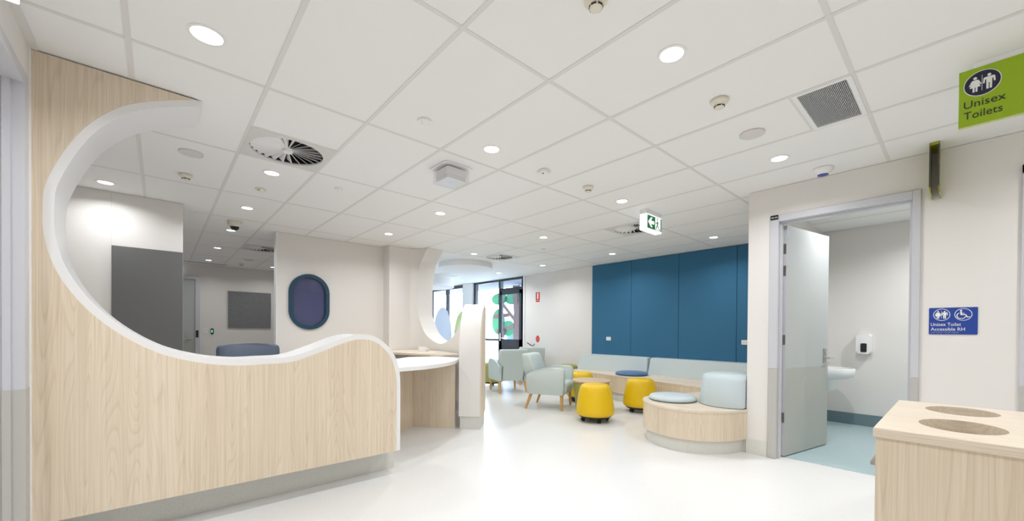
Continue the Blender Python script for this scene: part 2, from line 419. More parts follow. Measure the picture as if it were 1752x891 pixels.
# toilet wall u=4.58 with opening v .269..1.222
wt = empty('wall_right'); struct(wt, 'cream wall with the open toilet door')
for a in ((4.58, 4.73, 1.245, 1.50, 0, H), (4.58, 4.73, 0.245, 1.245, 2.40, H), (4.58, 4.73, -0.33, 0.245, 0, H), (4.58, 4.73, -1.45, -0.33, 2.44, H), (4.58, 4.73, -2.6, -1.45, 0, H)):
    box('wall_panel', *a, 'paint', wt)
wall('wall_return', 4.73, 7.30, 1.36, 1.50, 0, H, label='cream return wall behind the curved bench')
wtb = wall('wall_toilet_back', 7.12, 7.30, -1.2, 1.36, 0, H, label='cream back wall of the toilet with dispenser')
wall('wall_toilet_side', 4.73, 7.16, -1.3, -1.2, 0, H)
struct(box('baseboard_toilet', 7.105, 7.12, -1.2, 1.36, 0.004, 0.16, 'toiletskirt'), 'dark teal vinyl skirting in the toilet')
struct(box('baseboard_toilet_side', 4.75, 7.12, 1.345, 1.36, 0.004, 0.16, 'toiletskirt'), 'dark teal vinyl skirting under the basin')
struct(box('baseboard_right', 4.568, 4.58, 1.305, 1.50, 0, 0.15, 'plinth'), 'speckled vinyl skirting between bench and toilet door')
struct(box('baseboard_sign', 4.568, 4.58, -0.28, 0.215, 0, 0.15, 'plinth'), 'speckled vinyl skirting under the blue sign')
# lounge wall u=7.15
wll = wall('wall_lounge', 7.15, 7.30, 1.5, 7.73, 0, H, label='white wall with blue pin panels behind the bench')
for k, (a, b) in enumerate(((5.485, 4.503), (4.497, 3.503), (3.497, 2.503), (2.497, 1.51))):
    box('panel', 7.118, 7.15, b, a, 0.30, H - 0.004, 'bluepanel', wll, bev=0.003, seg=1)
struct(box('baseboard_lounge', 7.138, 7.15, 5.5, 7.70, 0, 0.15, 'plinth'), 'speckled vinyl skirting behind the armchairs')
struct(box('trim_2', 7.13, 7.16, 7.70, 7.76, 0, H, 'white'), 'white corner post beside the glass door')
# reception rooms
wall('wall_reception_side', -1.75, -1.65, -2.6, 6.1, 0, H)
wall('wall_light_seal_right', 7.175, 7.25, -2.7, 13.05, H + 0.003, H + 0.10)  # four unseen strips added above the walls to stop sky light leaking in
wall('wall_light_seal_left', -1.75, -1.705, -2.6, 13.05, H + 0.003, H + 0.10)
wall('wall_light_seal_behind', -1.75, 7.17, -2.7, -2.61, H + 0.003, H + 0.10)
wall('wall_light_seal_far', -1.70, 7.17, 13.005, 13.05, H + 0.003, H + 0.10)
wg = wall('wall_reception', -1.75, 0.205, 6.1, 6.24, 0, H, label='cream reception wall with a grey panel')
box('joint', -0.383, -0.379, 6.098, 6.1, 2.15, H, 'disc', wg)
tag(box('wall_board', -0.379, 0.203, 6.078, 6.1, 0.75, 2.143, 'greypanel', None, 0.002, 1), 'large plain grey board on the wall behind the counter', 'board')
wall('wall_back', -0.7, 3.3, 11.6, 11.75, 0, H, label='far wall of the back office with door and pinboard')
wall('wall_office_side', -0.75, -0.65, 6.24, 11.6, 0, H)
wall('wall_office_right', 2.75, 2.85, 6.98, 11.6, 0, H)
# oval window wall with a true oval hole: ring around opening
wo = empty('wall_oval'); struct(wo, 'cream wall with an oval blue framed window')
OC = (1.745, 1.69); oa, ob_ = 0.262, 0.40
def stadium(a, b, n=16, c=OC):
    # rounded capsule: half width a, half height b
    r = a; out = []
    for k in range(n + 1): t = PI * k / n; out.append((c[0] + r * math.cos(t), c[1] + (b - r * 1.0) + r * math.sin(t)))
    for k in range(n + 1): t = PI + PI * k / n; out.append((c[0] + r * math.cos(t), c[1] - (b - r * 1.0) + r * math.sin(t)))
    return out
inner = stadium(oa, ob_)
wx0, wx1, wz0, wz1 = 1.30, 2.94, 0.0, H
outer = []
for (x, z) in inner:
    dx, dz = x - OC[0], z - OC[1]
    t = min(((wx1 - OC[0]) / dx if dx > 1e-9 else ((wx0 - OC[0]) / dx if dx < -1e-9 else 1e9)), ((wz1 - OC[1]) / dz if dz > 1e-9 else ((wz0 - OC[1]) / dz if dz < -1e-9 else 1e9)))
    outer.append((OC[0] + dx * t, OC[1] + dz * t))
# insert corners by snapping the nearest ring vertices
for cxz in ((wx0, wz0), (wx1, wz0), (wx0, wz1), (wx1, wz1)):
    i = min(range(len(outer)), key=lambda k: (outer[k][0] - cxz[0]) ** 2 + (outer[k][1] - cxz[1]) ** 2); outer[i] = cxz
finish(ring_bm(outer, inner, 6.85, 6.98, 'xz'), 'wall_panel', 'paint', wo)
box('corner_trim', 1.290, 1.305, 6.845, 6.985, 0, H, 'white', wo)
win = struct(empty('window_3'), 'oval window with a dark blue frame')
finish(ring_bm(stadium(0.292, 0.432), stadium(0.235, 0.375), 6.825, 6.86, 'xz'), 'window_frame', 'oval', win, autos=0.6)
finish(ring_bm(stadium(0.262, 0.40), stadium(0.24, 0.38), 6.86, 6.96, 'xz'), 'window_reveal', 'oval', win, autos=0.6)
prism('pane', stadium(0.24, 0.38), 6.868, 6.874, 'ovalglass', win, 'xz')
wall('wall_pilaster', 2.94, 3.36, 6.61, 6.98, 0, H, label='cream pilaster beside the curved opening')
wall('wall_lounge_left', 3.56, 3.68, 6.66, 13.0, 0, H)
wall('wall_lounge_end', 3.75, 7.4, 13.0, 13.1, 0, H)
wall('wall_pier', 7.10, 7.32, 10.02, 10.54, 0, H, label='white pier between the two glazed bays', m='plaster')
wall('wall_pier_far', 7.10, 7.32, 12.68, 13.0, 0, H, m='plaster')

# glazing -----------------------------------------------------------
def glazing(name, v_edges, z_top, rails, label, door=None):
    g = struct(empty(name), label)
    for v in v_edges: box('mullion', 7.15, 7.25, v - 0.045, v + 0.045, 0, z_top, 'mullion', g)
    va, vb = min(v_edges), max(v_edges)
    for z, t in rails: box('rail', 7.16, 7.24, va, vb, z - t / 2, z + t / 2, 'mullion', g)
    for a, b in zip(sorted(v_edges)[:-1], sorted(v_edges)[1:]):
        box('pane', 7.197, 7.203, a + 0.04, b - 0.04, 0.03, z_top - 0.03, 'glass', g)
    return g
g1 = glazing('window_1', [7.80, 8.76, 9.96], H, [(H - 0.03, 0.06), (0.05, 0.10)], 'dark framed glazing with a glass door')
box('rail', 7.16, 7.24, 7.8, 8.76, 2.36, 2.45, 'mullion', g1); box('rail', 7.17, 7.23, 8.76, 9.96, 0.97, 1.03, 'mullion', g1)
d2 = struct(empty('door_2'), 'glass door with dark frame at the far lounge')
box('stile', 7.10, 7.16, 8.60, 8.70, 0.02, 2.36, 'mullion', d2); box('stile', 7.10, 7.16, 7.80, 7.88, 0.02, 2.36, 'mullion', d2)
box('rail', 7.10, 7.16, 7.8, 8.70, 0.74, 1.03, 'mullion', d2); box('rail', 7.10, 7.16, 7.8, 8.70, 2.26, 2.36, 'mullion', d2); box('rail', 7.10, 7.16, 7.8, 8.70, 0.02, 0.22, 'mullion', d2)
box('lock_plate', 7.085, 7.10, 8.63, 8.67, 0.98, 1.2, 'chrome', d2); rod('lever', (7.06, 8.65, 1.06), (7.06, 8.50, 1.06), 0.011, 'chrome', d2)
box('pane', 7.128, 7.134, 7.86, 8.62, 0.2, 2.28, 'glass', d2)
g2 = glazing('window_2', [10.58, 11.57, 12.62], H, [(H - 0.05, 0.10), (0.05, 0.10), (1.0, 0.05)], 'dark framed glazing behind the curved opening')

# swoosh counter ----------------------------------------------------
wood_edge = [(0.18, H), (0.073, 2.671), (-0.059, 2.609), (-0.181, 2.525), (-0.296, 2.387), (-0.383, 2.218), (-0.445, 2.038), (-0.459, 1.911), (-0.455, 1.757), (-0.415, 1.575), (-0.319, 1.391), (-0.182, 1.236),
             (-0.007, 1.112), (0.187, 1.043), (0.371, 1.014), (0.538, 1.014), (0.72, 1.023), (0.90, 1.082), (1.10, 1.16), (1.225, 1.182), (1.33, 1.16), (1.42, 1.09), (1.48, 1.0), (1.513, 0.88), (1.52, 0.74), (1.52, 0.45), (1.52, 0.215)]
WE = catmull(wood_edge, 6)
CE = offset_curve(WE, 0.040)      # outer edge of the white trim (towards the opening)
CE[0] = (CE[0][0] + 0.012, H); CE[-1] = (CE[-1][0], 0.213)
rc = empty('reception_counter', (-0.5, 3.27, 0))
tag(rc, 'timber reception counter wall with a sweeping white edged opening', 'reception counter')
def rel(poly, du): return [(x - du, z) for x, z in poly]
outline_w = [(-0.495, 0.215)] + list(reversed(WE)) + [(-0.495, H - 0.006)]
outline_w[-2] = (WE[0][0], H - 0.006)
outline_c = [(-0.495, 0.213)] + list(reversed(CE)) + [(-0.495, H - 0.001)]
outline_c[-2] = (CE[0][0], H - 0.001)
prism('wood_panel', rel(outline_w, -0.5), -0.008, 0.0, 'wood', rc, 'xz')
prism('white_edge', rel(outline_c, -0.5), 0.0, 0.365, 'satin_white', rc, 'xz', autos=0.5)
box('plinth', 0.005, 2.10, 0.205, 0.36, 0, 0.215, 'plinth', rc)

# accessible counter: slab, knee panel, curved timber top
ac = empty('service_counter', (2.3, 4.5, 0)); tag(ac, 'low white topped service counter with timber knee panel', 'counter')
slab_front = catmull([(1.40, 3.66), (1.62, 3.74), (1.85, 3.80), (2.10, 3.84), (2.40, 3.98), (2.65, 4.16), (2.86, 4.36)], 5)
slab = slab_front + [(3.16, 4.72), (3.05, 5.15), (2.62, 5.25), (2.2, 4.9), (1.75, 4.4), (1.40, 4.1)]
prism('worktop', [(x - 2.3, y - 4.5) for x, y in slab], 0.84, 0.88, 'white', ac, bev=0.006, seg=1)
def vpanel(name, a, b, t, z0, z1, material, parent, o):
    d = Vector((b[0] - a[0], b[1] - a[1])); n = Vector((-d.y, d.x)).normalized() * t
    poly = [(a[0] - o[0], a[1] - o[1]), (b[0] - o[0], b[1] - o[1]), (b[0] + n.x - o[0], b[1] + n.y - o[1]), (a[0] + n.x - o[0], a[1] + n.y - o[1])]
    return prism(name, poly, z0, z1, material, parent, autos=None)
vpanel('knee_panel', (2.477, 4.795), (2.825, 4.347), -0.02, 0.0, 0.84, 'wood', ac, (2.3, 4.5))
vpanel('knee_panel', (1.55, 4.27), (2.477, 4.795), 0.02, 0.0, 0.84, 'wood', ac, (2.3, 4.5))
dk = empty('reception_desk', (3.0, 5.8, 0)); tag(dk, 'timber topped desk curving along the reception wall', 'desk')
desk = catmull([(3.30, 6.60), (3.44, 6.42), (3.47, 6.0), (3.44, 5.6), (3.36, 5.2), (3.24, 4.9)], 4) + [(2.98, 5.16), (2.80, 5.35), (2.72, 5.75), (2.55, 6.05), (2.2, 6.15), (1.6, 6.15), (1.6, 6.84), (2.93, 6.84), (2.935, 6.605)]
prism('desktop', [(x - 3.0, y - 5.8) for x, y in desk], 0.885, 0.915, 'wood_u', dk, bev=0.004, seg=1)
box('side_panel', -1.38, -1.35, 0.38, 1.02, 0, 0.885, 'wood', dk); vpanel('side_panel', (3.02, 5.34), (3.36, 5.27), 0.03, 0.0, 0.885, 'wood', dk, (3.0, 5.8))

# crescent wall -----------------------------------------------------
path = catmull([(3.32, 6.615), (3.46, 6.47), (3.52, 6.1), (3.49, 5.6), (3.40, 5.15), (3.2, 4.68), (2.83, 4.275)], 24)
S_ = [0.0]
for a, b in zip(path[:-1], path[1:]): S_.append(S_[-1] + math.hypot(b[0] - a[0], b[1] - a[1]))
def interp(xs, ys, x):
    if x <= xs[0]: return ys[0]
    for i in range(len(xs) - 1):
        if x <= xs[i + 1]: return ys[i] + (ys[i + 1] - ys[i]) * (x - xs[i]) / (xs[i + 1] - xs[i])
    return ys[-1]
def path_at(s):
    i = 0
    while i < len(S_) - 2 and S_[i + 1] < s: i += 1
    t = (s - S_[i]) / (S_[i + 1] - S_[i]); a, b = path[i], path[i + 1]
    return (a[0] + (b[0] - a[0]) * t, a[1] + (b[1] - a[1]) * t)
SE = S_[-1]
def path_n(s):
    a = path_at(max(0, s - 0.06)); b = path_at(min(SE, s + 0.06)); dx, dy = b[0] - a[0], b[1] - a[1]; l = math.hypot(dx, dy)
    n = (-dy / l, dx / l); k = min(1.0, max(0.0, (s - 0.45) / 0.9)); k = k * k * (3 - 2 * k)
    a = (1.12 * (1 - k) + n[0] * k, 0.10 * (1 - k) + n[1] * k)       # outward, to the lounge side
    return a
low_pts = catmull([(0.128, 1.83), (0.14, 1.66), (0.18, 1.465), (0.31, 1.22), (0.53, 1.086), (0.80, 1.033), (1.066, 1.082), (1.33, 1.19), (1.50, 1.30), (1.75, 1.47), (2.0, 1.60), (2.12, 1.625)], 6)
Lx = [p[0] for p in low_pts]; Lz = [p[1] for p in low_pts]
def zlow(s):
    if s > 2.12: return 0.95 + 0.675 * math.sqrt(max(0.0, 1 - ((s - 2.12) / (SE - 2.12)) ** 2))
    return interp(Lx, Lz, s)
up_pts = catmull([(0.128, 1.83), (0.135, 2.1), (0.19, 2.435), (0.28, 2.58), (0.38, H)], 6)
Ux = [p[0] for p in up_pts]; Uz = [p[1] for p in up_pts]
def strip(stations, zl, zu, th0, th1, material, name, parent):
    bm = bmesh.new(); R = []
    for s in stations:
        a = path_at(s); n = path_n(s); i_ = (a[0] + n[0] * th0, a[1] + n[1] * th0); o_ = (a[0] + n[0] * th1, a[1] + n[1] * th1)
        R.append([bm.verts.new((i_[0], i_[1], zl(s))), bm.verts.new((i_[0], i_[1], zu(s))), bm.verts.new((o_[0], o_[1], zu(s))), bm.verts.new((o_[0], o_[1], zl(s)))])
    for A, C in zip(R[:-1], R[1:]):
        for k in range(4): bm.faces.new((A[k], A[(k + 1) % 4], C[(k + 1) % 4], C[k]))
    bm.faces.new(R[0]); bm.faces.new(R[-1])
    return finish(bm, name, material, parent, autos=0.5)
cw = empty('crescent_wall', (0, 0, 0)); tag(cw, 'curved white wall with round cutout and timber back beside the lounge', 'curved partition')
cl_ = lambda a, b, n, pw=1.0: [a + (b - a) * (i / n) ** pw for i in range(n + 1)]
strip(cl_(0.0, 0.128, 6), lambda s: 0.0, lambda s: H - 0.001, 0, 0.30, 'paint', 'wall_body', cw)
stn = cl_(0.1285, 0.5, 30, 2.0) + cl_(0.5, 2.12, 60)[1:] + [2.12 + (SE - 2.12) * math.sin(PI / 2 * i / 30) for i in range(1, 31)]
strip(stn, lambda s: 0.165, zlow, 0, 0.27, 'paint', 'wall_body', cw)
strip(cl_(0.1285, 0.38, 24, 2.0), lambda s: min(H - 0.003, interp(Ux, Uz, s)), lambda s: H - 0.001, 0, 0.30, 'paint', 'wall_body', cw)
strip(stn[20:-2], lambda s: 0.165, lambda s: zlow(s) - 0.035, 0.27, 0.285, 'wood', 'wood_panel', cw)
strip(cl_(0.1285, SE - 0.018, 50), lambda s: 0.0, lambda s: 0.165, 0.012, 0.27, 'plinth', 'plinth', cw)

# lounge ceiling drums
for (c, r, zb, lab) in (((4.98, 7.28), 0.58, 2.605, 'shallow white ceiling disc above the lounge'), ((5.35, 9.9), 0.85, 2.44, 'deep white ceiling drum near the far glazing')):
    o = lathe('ceiling_disc', [(0, 0), (r - 0.01, 0), (r, 0.01), (r, H - zb), (0, H - zb)], 'plaster', None, 64); o.location = (c[0], c[1], zb)
    tag(o, lab, 'ceiling disc')

# ================================================================== TOILET DOOR
d1 = struct(empty('door_1'), 'open grey toilet door in a pale grey frame')
def dframe(y_a, y_b, z0, z1, m, nm='frame'): return box(nm, 4.560, 4.742, y_a, y_b, z0, z1, m, d1, 0.004, 1)
dframe(1.222, 1.302, 0.90, 2.43, 'framegrey'); dframe(1.222, 1.302, 0, 0.90, 'kickgrey', 'frame_kick')
dframe(0.224, 0.274, 0.90, 2.43, 'framegrey'); dframe(0.224, 0.274, 0, 0.90, 'kickgrey', 'frame_kick')
dframe(0.274, 1.222, 2.365, 2.43, 'framegrey', 'frame_head')
box('stop', 4.61, 4.66, 1.205, 1.222, 0, 2.365, 'framegrey', d1); box('stop', 4.61, 4.66, 0.274, 0.291, 0, 2.365, 'framegrey', d1); box('stop', 4.61, 4.66, 0.29, 1.205, 2.350, 2.365, 'framegrey', d1)
leaf = box('leaf', 0, 0.90, -0.04, 0.0, 0.012, 2.345, 'doorgrey', d1, 0.002, 1)
leaf.location = (4.705, 1.222, 0); leaf.rotation_euler = (0, 0, math.atan2(-0.183, 0.886))
box('kick_plate', 0.001, 0.899, -0.0425, -0.04, 0.02, 0.90, 'doorkick', leaf)
box('edge_strip', -0.002, 0.0, -0.04, 0.0, 0.012, 2.345, 'framegrey', leaf)
for z in (0.35, 1.14, 1.84, 2.06): box('hinge', -0.006, -0.001, -0.034, -0.006, z, z + 0.10, 'steel', leaf)
box('lock_plate', 0.79, 0.86, -0.044, -0.040, 0.93, 1.09, 'steel', leaf, 0.001, 1)
lv = bmesh.new(); cyl_between((0.82, -0.044, 0.985), (0.82, -0.095, 0.985), 0.010, bm=lv); cyl_between((0.82, -0.092, 0.985), (0.93, -0.088, 0.985), 0.009, bm=lv)
finish(lv, 'lever', 'chrome', leaf, autos=0.7)
rod('lock_cylinder', (0.835, -0.044, 1.05), (0.835, -0.052, 1.05), 0.012, 'chrome', leaf)
d4 = struct(empty('door_4'), 'edge of a grey door frame at the right border')
box('frame', 4.56, 4.74, -0.33, -0.284, 0.893, 2.47, 'framegrey', d4); box('frame_kick', 4.56, 4.74, -0.33, -0.284, 0, 0.893, 'kickgrey', d4); box('frame_head', 4.56, 4.74, -1.45, -0.284, 2.41, 2.47, 'framegrey', d4)
box('leaf', 4.62, 4.66, -1.45, -0.33, 0.01, 2.41, 'doorgrey', d4); box('frame', 4.56, 4.74, -1.50, -1.45, 0, 2.47, 'framegrey', d4)
rt = empty('room_tag'); basis(rt, (4.559, 1.294, 2.386), *FACE_U); tag(rt, 'tiny black room tag on the toilet door frame', 'tag')
flat('plate', [(0, 0), (0.068, 0), (0.068, 0.046), (0, 0.046)], 0, 0.002, 'black', rt)
for k in range(7):
    if k != 3: flat('mark', [(0.009 + 0.0075 * k, 0.018), (0.0145 + 0.0075 * k, 0.018), (0.0145 + 0.0075 * k, 0.027), (0.009 + 0.0075 * k, 0.027)], 0.002, 0.0005, 'signwhite', rt)

# toilet fittings
bs = empty('wash_basin', (6.62, 1.345, 0.62)); tag(bs, 'white wall hung wash basin beyond the open toilet door', 'basin')
bm = bmesh.new(); n = 40
def bsn(a, b, z, sh): return [(a * math.cos(PI + PI * i / n) * 1.0, sh + b * math.sin(PI + PI * i / n), z) for i in range(n + 1)]
layers = [bsn(0.15, 0.24, 0.035, 0.0), bsn(0.235, 0.36, 0.045, 0.0), bsn(0.268, 0.415, 0.07, 0.0), bsn(0.283, 0.445, 0.115, 0.0), bsn(0.286, 0.45, 0.172, 0.0), bsn(0.28, 0.442, 0.185, 0.0), bsn(0.25, 0.40, 0.183, 0.0), bsn(0.20, 0.34, 0.10, -0.03), bsn(0.05, 0.22, 0.08, -0.1)]
R = [[bm.verts.new(p) for p in l] for l in layers]
for A, C in zip(R[:-1], R[1:]):
    for i in range(n): bm.faces.new((A[i], A[i + 1], C[i + 1], C[i]))
bm.faces.new(R[0]); bm.faces.new(R[-1])
bm.faces.new([r[0] for r in R]); bm.faces.new([r[-1] for r in R])
finish(bm, 'bowl', 'basin', bs, autos=0.9)
finish(lathe_bm([(0, -0.12), (0.06, -0.12), (0.085, -0.09), (0.092, 0.04), (0, 0.04)], 24, (0, -0.16, 0)), 'trap_cover', 'basin', bs, autos=0.8)
tp = bmesh.new(); cyl_between((0, -0.05, 0.17), (0, -0.05, 0.26), 0.018, bm=tp); cyl_between((0, -0.05, 0.25), (0, -0.17, 0.24), 0.012, bm=tp)
finish(tp, 'tap', 'chrome', bs, autos=0.7)
sd = empty('soap_dispenser'); basis(sd, (7.12, 0.955, 0.985), *FACE_U); tag(sd, 'white soap dispenser with dark window on the toilet wall', 'dispenser')
prism('body', rrect(0, 0.165, 0, 0.27, 0.03), 0, 0.10, 'white', sd, bev=0.02, seg=3)
prism('bezel', rrect(0.040, 0.125, 0.012, 0.155, 0.02), 0.10, 0.103, 'white', sd); prism('window', rrect(0.050, 0.115, 0.024, 0.143, 0.014), 0.103, 0.106, 'black', sd)
for x in (0.035, 0.13): box('nozzle', x, x + 0.014, -0.012, 0.002, 0.04, 0.06, 'steel', sd)

# ================================================================== SIGNS
def woman(p, x, y, s, z, m, t=0.0006):
    flat('head', ellipse(0.085 * s, 0.085 * s, 16, (x, y + 0.90 * s)), z, t, m, p)
    flat('figure', [(x + a * s, y + b * s) for a, b in ((-0.10, 0.78), (0.10, 0.78), (0.16, 0.74), (0.28, 0.46), (0.22, 0.43), (0.13, 0.62), (0.25, 0.30), (0.11, 0.30), (0.11, 0), (0.02, 0), (0.02, 0.30), (-0.02, 0.30), (-0.02, 0), (-0.11, 0), (-0.11, 0.30), (-0.25, 0.30), (-0.13, 0.62), (-0.22, 0.43), (-0.28, 0.46), (-0.16, 0.74))], z, t, m, p)
def man(p, x, y, s, z, m, t=0.0006):
    flat('head', ellipse(0.085 * s, 0.085 * s, 16, (x, y + 0.90 * s)), z, t, m, p)
    flat('figure', [(x + a * s, y + b * s) for a, b in ((-0.18, 0.79), (0.18, 0.79), (0.25, 0.74), (0.27, 0.42), (0.20, 0.40), (0.17, 0.64), (0.13, 0.64), (0.12, 0), (0.02, 0), (0.02, 0.38), (-0.02, 0.38), (-0.02, 0), (-0.12, 0), (-0.13, 0.64), (-0.17, 0.64), (-0.20, 0.40), (-0.27, 0.42), (-0.25, 0.74))], z, t, m, p)
# green hanging sign
sg = empty('hanging_sign'); basis(sg, (3.24, 0.021, 2.383), *FACE_U); tag(sg, 'lime green hanging sign reading Unisex Toilets', 'sign')
box('plate', 0, 0.42, 0, 0.30, -0.012, 0, 'signgreen', sg); box('edge', 0.0, 0.42, -0.008, 0.0, -0.012, -0.002, 'signgreen_edge', sg)
box('rail', 0.05, 0.40, 0.30, 0.329, -0.009, -0.004, 'white', sg)
flat('oval_border', ellipse(0.0665, 0.0665, 48, (0.083, 0.212)), 0, 0.001, 'signwhite', sg); flat('oval', ellipse(0.063, 0.063, 48, (0.083, 0.212)), 0.001, 0.001, 'signnavy', sg)
woman(sg, 0.058, 0.172, 0.080, 0.002, 'signwhite'); man(sg, 0.107, 0.172, 0.080, 0.002, 'signwhite'); flat('divider', [(0.0815, 0.172), (0.0833, 0.172), (0.0833, 0.252), (0.0815, 0.252)], 0.002, 0.0006, 'signwhite', sg)
text('lettering', 'Unisex', 0.019, 0.094, 0.056, 0.001, 'signtext', sg, 0.145); text('lettering', 'Toilets', 0.019, 0.036, 0.056, 0.001, 'signtext', sg, 0.135)
# blue wall sign
sb = empty('wall_sign'); basis(sb, (4.579, 0.172, 1.257), *FACE_U); tag(sb, 'blue wall sign reading Unisex Toilet Accessible RH', 'sign')
prism('border', rrect(-0.004, 0.262, -0.004, 0.214, 0.008), 0, 0.002, 'signwhite', sb, autos=None); prism('plate', rrect(0, 0.258, 0, 0.21, 0.006), 0.002, 0.004, 'signblue', sb, autos=None)
for cx_ in (0.070, 0.184):
    finish(ring_bm(ellipse(0.046, 0.047, 40, (cx_, 0.155)), ellipse(0.0425, 0.0435, 40, (cx_, 0.155)), 0.004, 0.0048), 'ring', 'signwhite', sb)
woman(sb, 0.050, 0.124, 0.062, 0.004, 'signwhite'); man(sb, 0.086, 0.124, 0.062, 0.004, 'signwhite'); flat('divider', [(0.068, 0.126), (0.0695, 0.126), (0.0695, 0.186), (0.068, 0.186)], 0.004, 0.0006, 'signwhite', sb)
flat('head', ellipse(0.006, 0.0065, 14, (0.172, 0.184)), 0.004, 0.0006, 'signwhite', sb)
flat('figure', [(0.167, 0.176), (0.176, 0.176), (0.177, 0.166), (0.190, 0.166), (0.190, 0.161), (0.177, 0.161), (0.1775, 0.156), (0.198, 0.156), (0.207, 0.137), (0.217, 0.141), (0.219, 0.136), (0.204, 0.130), (0.194, 0.150), (0.170, 0.150)], 0.004, 0.0006, 'signwhite', sb)
wo_, wi_ = [], []
for k in range(25):
    t = math.radians(120 + 225 * k / 24); wo_.append((0.174 + 0.0255 * math.cos(t), 0.146 + 0.0255 * math.sin(t))); wi_.append((0.174 + 0.0205 * math.cos(t), 0.146 + 0.0205 * math.sin(t)))
flat('wheel', wo_ + list(reversed(wi_)), 0.004, 0.0006, 'signwhite', sb)
text('lettering', 'Unisex Toilet', 0.011, 0.067, 0.036, 0.0045, 'signwhite', sb, 0.162); text('lettering', 'Accessible RH', 0.011, 0.030, 0.036, 0.0045, 'signwhite', sb, 0.182)
for k in range(34):
    if k % 9 in (6,): continue
    flat('braille_dot', ellipse(0.0016, 0.0016, 6, (0.012 + 0.0046 * k, 0.0155 + 0.0045 * (k * 7 % 3 - 1))), 0.004, 0.0007, 'signwhite', sb)
# folded acrylic projecting sign above the door (seen edge-on)
fs = empty('projecting_sign', (4.36, 0.15, 2.33)); tag(fs, 'folded olive acrylic projecting sign seen edge-on near the ceiling', 'sign')
prism('plate', [(-0.004, 0.05), (0.004, 0.05), (0.004, 0.365), (-0.004, 0.365)], 0.0, 0.30, 'acrylic', fs, 'yz', autos=None).location = (0, 0.022, 0)
prism('plate', [(-0.004, 0.05), (0.004, 0.05), (0.004, 0.365), (-0.004, 0.365)], 0.0, 0.30, 'acrylic', fs, 'yz', autos=None).location = (0, -0.026, 0)
prism('flap', [(0.018, 0.05), (0.026, 0.05), (0.020, 0.0), (0.012, 0.0)], 0.0, 0.30, 'acrylic', fs, 'yz', autos=None)
prism('flap', [(-0.030, 0.05), (-0.022, 0.05), (-0.028, 0.0), (-0.036, 0.0)], 0.0, 0.30, 'acrylic', fs, 'yz', autos=None)
for y_ in (0.018, -0.030): box('edge', -0.002, 0.0, y_, y_ + 0.008, 0.05, 0.365, 'acrylic_edge', fs)
box('top_fold', 0.0, 0.30, -0.030, 0.026, 0.365, 0.383, 'acrylic', fs)

def exit_box(name, loc, label, w_=0.36, h_=0.19, arrow=True, th=0.09):
    e = empty(name); basis(e, loc, *FACE_V); tag(e, label, 'exit sign')
    box('mount', 0.0, w_, h_, h_ + 0.055, -th, -0.005, 'white', e, 0.004, 1)
    box('diffuser', 0.0, w_, 0, h_, -th, 0, 'exitwhite', e, 0.004, 1)
    if arrow:
        flat('panel', [(0.02, 0.02), (w_ - 0.008, 0.02), (w_ - 0.008, h_ - 0.015), (0.02, h_ - 0.015)], 0, 0.001, 'exitgreen', e)
        flat('arrow', [(0.035, 0.098), (0.105, 0.158), (0.135, 0.158), (0.100, 0.118), (0.175, 0.118), (0.175, 0.080), (0.100, 0.080), (0.135, 0.040), (0.105, 0.040)], 0.001, 0.0005, 'exitpict', e)
        flat('doorway', [(0.20, 0.025), (0.325, 0.025), (0.325, 0.17), (0.20, 0.17)], 0.001, 0.0005, 'exitpict', e)
        flat('head', ellipse(0.011, 0.012, 14, (0.246, 0.15)), 0.0015, 0.0005, 'exitgreen', e)
        flat('runner', [(0.205, 0.108), (0.225, 0.110), (0.238, 0.130), (0.262, 0.130), (0.285, 0.104), (0.276, 0.098), (0.262, 0.112), (0.256, 0.086), (0.285, 0.066), (0.296, 0.04), (0.318, 0.046), (0.316, 0.034), (0.288, 0.030), (0.274, 0.058), (0.248, 0.074), (0.228, 0.034), (0.210, 0.028), (0.214, 0.040), (0.234, 0.082), (0.240, 0.110), (0.228, 0.102), (0.206, 0.099)], 0.0015, 0.0005, 'exitgreen', e)
    return e
exit_box('exit_sign', (4.265, 2.50, 2.475), 'lit green running man exit sign hanging below the ceiling')
e2 = exit_box('exit_sign', (-0.47, 2.25, 2.41), 'lit white sign box in the top left corner', w_=0.10, h_=0.22, arrow=False, th=0.02)
e3 = exit_box('exit_sign', (0.02, 11.50, 2.46), 'lit sign above the far office door hidden behind the wall end', w_=0.30, h_=0.18, arrow=False, th=0.05)

fsn = empty('fire_sign'); basis(fsn, (7.149, 7.30, 2.00), *FACE_U); tag(fsn, 'red and white fire extinguisher sign on the white wall', 'sign')
flat('border', [(-0.02, -0.02), (0.17, -0.02), (0.17, 0.27), (-0.02, 0.27)], 0, 0.002, 'signwhite', fsn); flat('panel', [(0, 0), (0.15, 0), (0.15, 0.25), (0, 0.25)], 0.002, 0.001, 'firered', fsn)
flat('extinguisher_symbol', rrect(0.052, 0.098, 0.075, 0.235, 0.02), 0.003, 0.001, 'signwhite', fsn); flat('line', [(0, 0.04), (0.15, 0.04), (0.15, 0.048), (0, 0.048)], 0.003, 0.001, 'signwhite', fsn)
rd = empty('round_sign'); basis(rd, (7.149, 7.215, 1.06), *FACE_U); tag(rd, 'round red sign low on the wall behind the armchairs', 'sign')
flat('border', ellipse(0.085, 0.105, 32), 0, 0.002, 'signwhite', rd); flat('disc', ellipse(0.072, 0.09, 32), 0.002, 0.001, 'diskred', rd)
for k in range(4): flat('text_bar', [(-0.04, 0.03 - 0.025 * k), (0.04, 0.03 - 0.025 * k), (0.04, 0.037 - 0.025 * k), (-0.04, 0.037 - 0.025 * k)], 0.003, 0.0005, 'seam', rd)
fe = empty('fire_extinguisher', (7.05, 7.30, 0.30)); tag(fe, 'red fire extinguisher on the wall behind the armchairs', 'extinguisher')
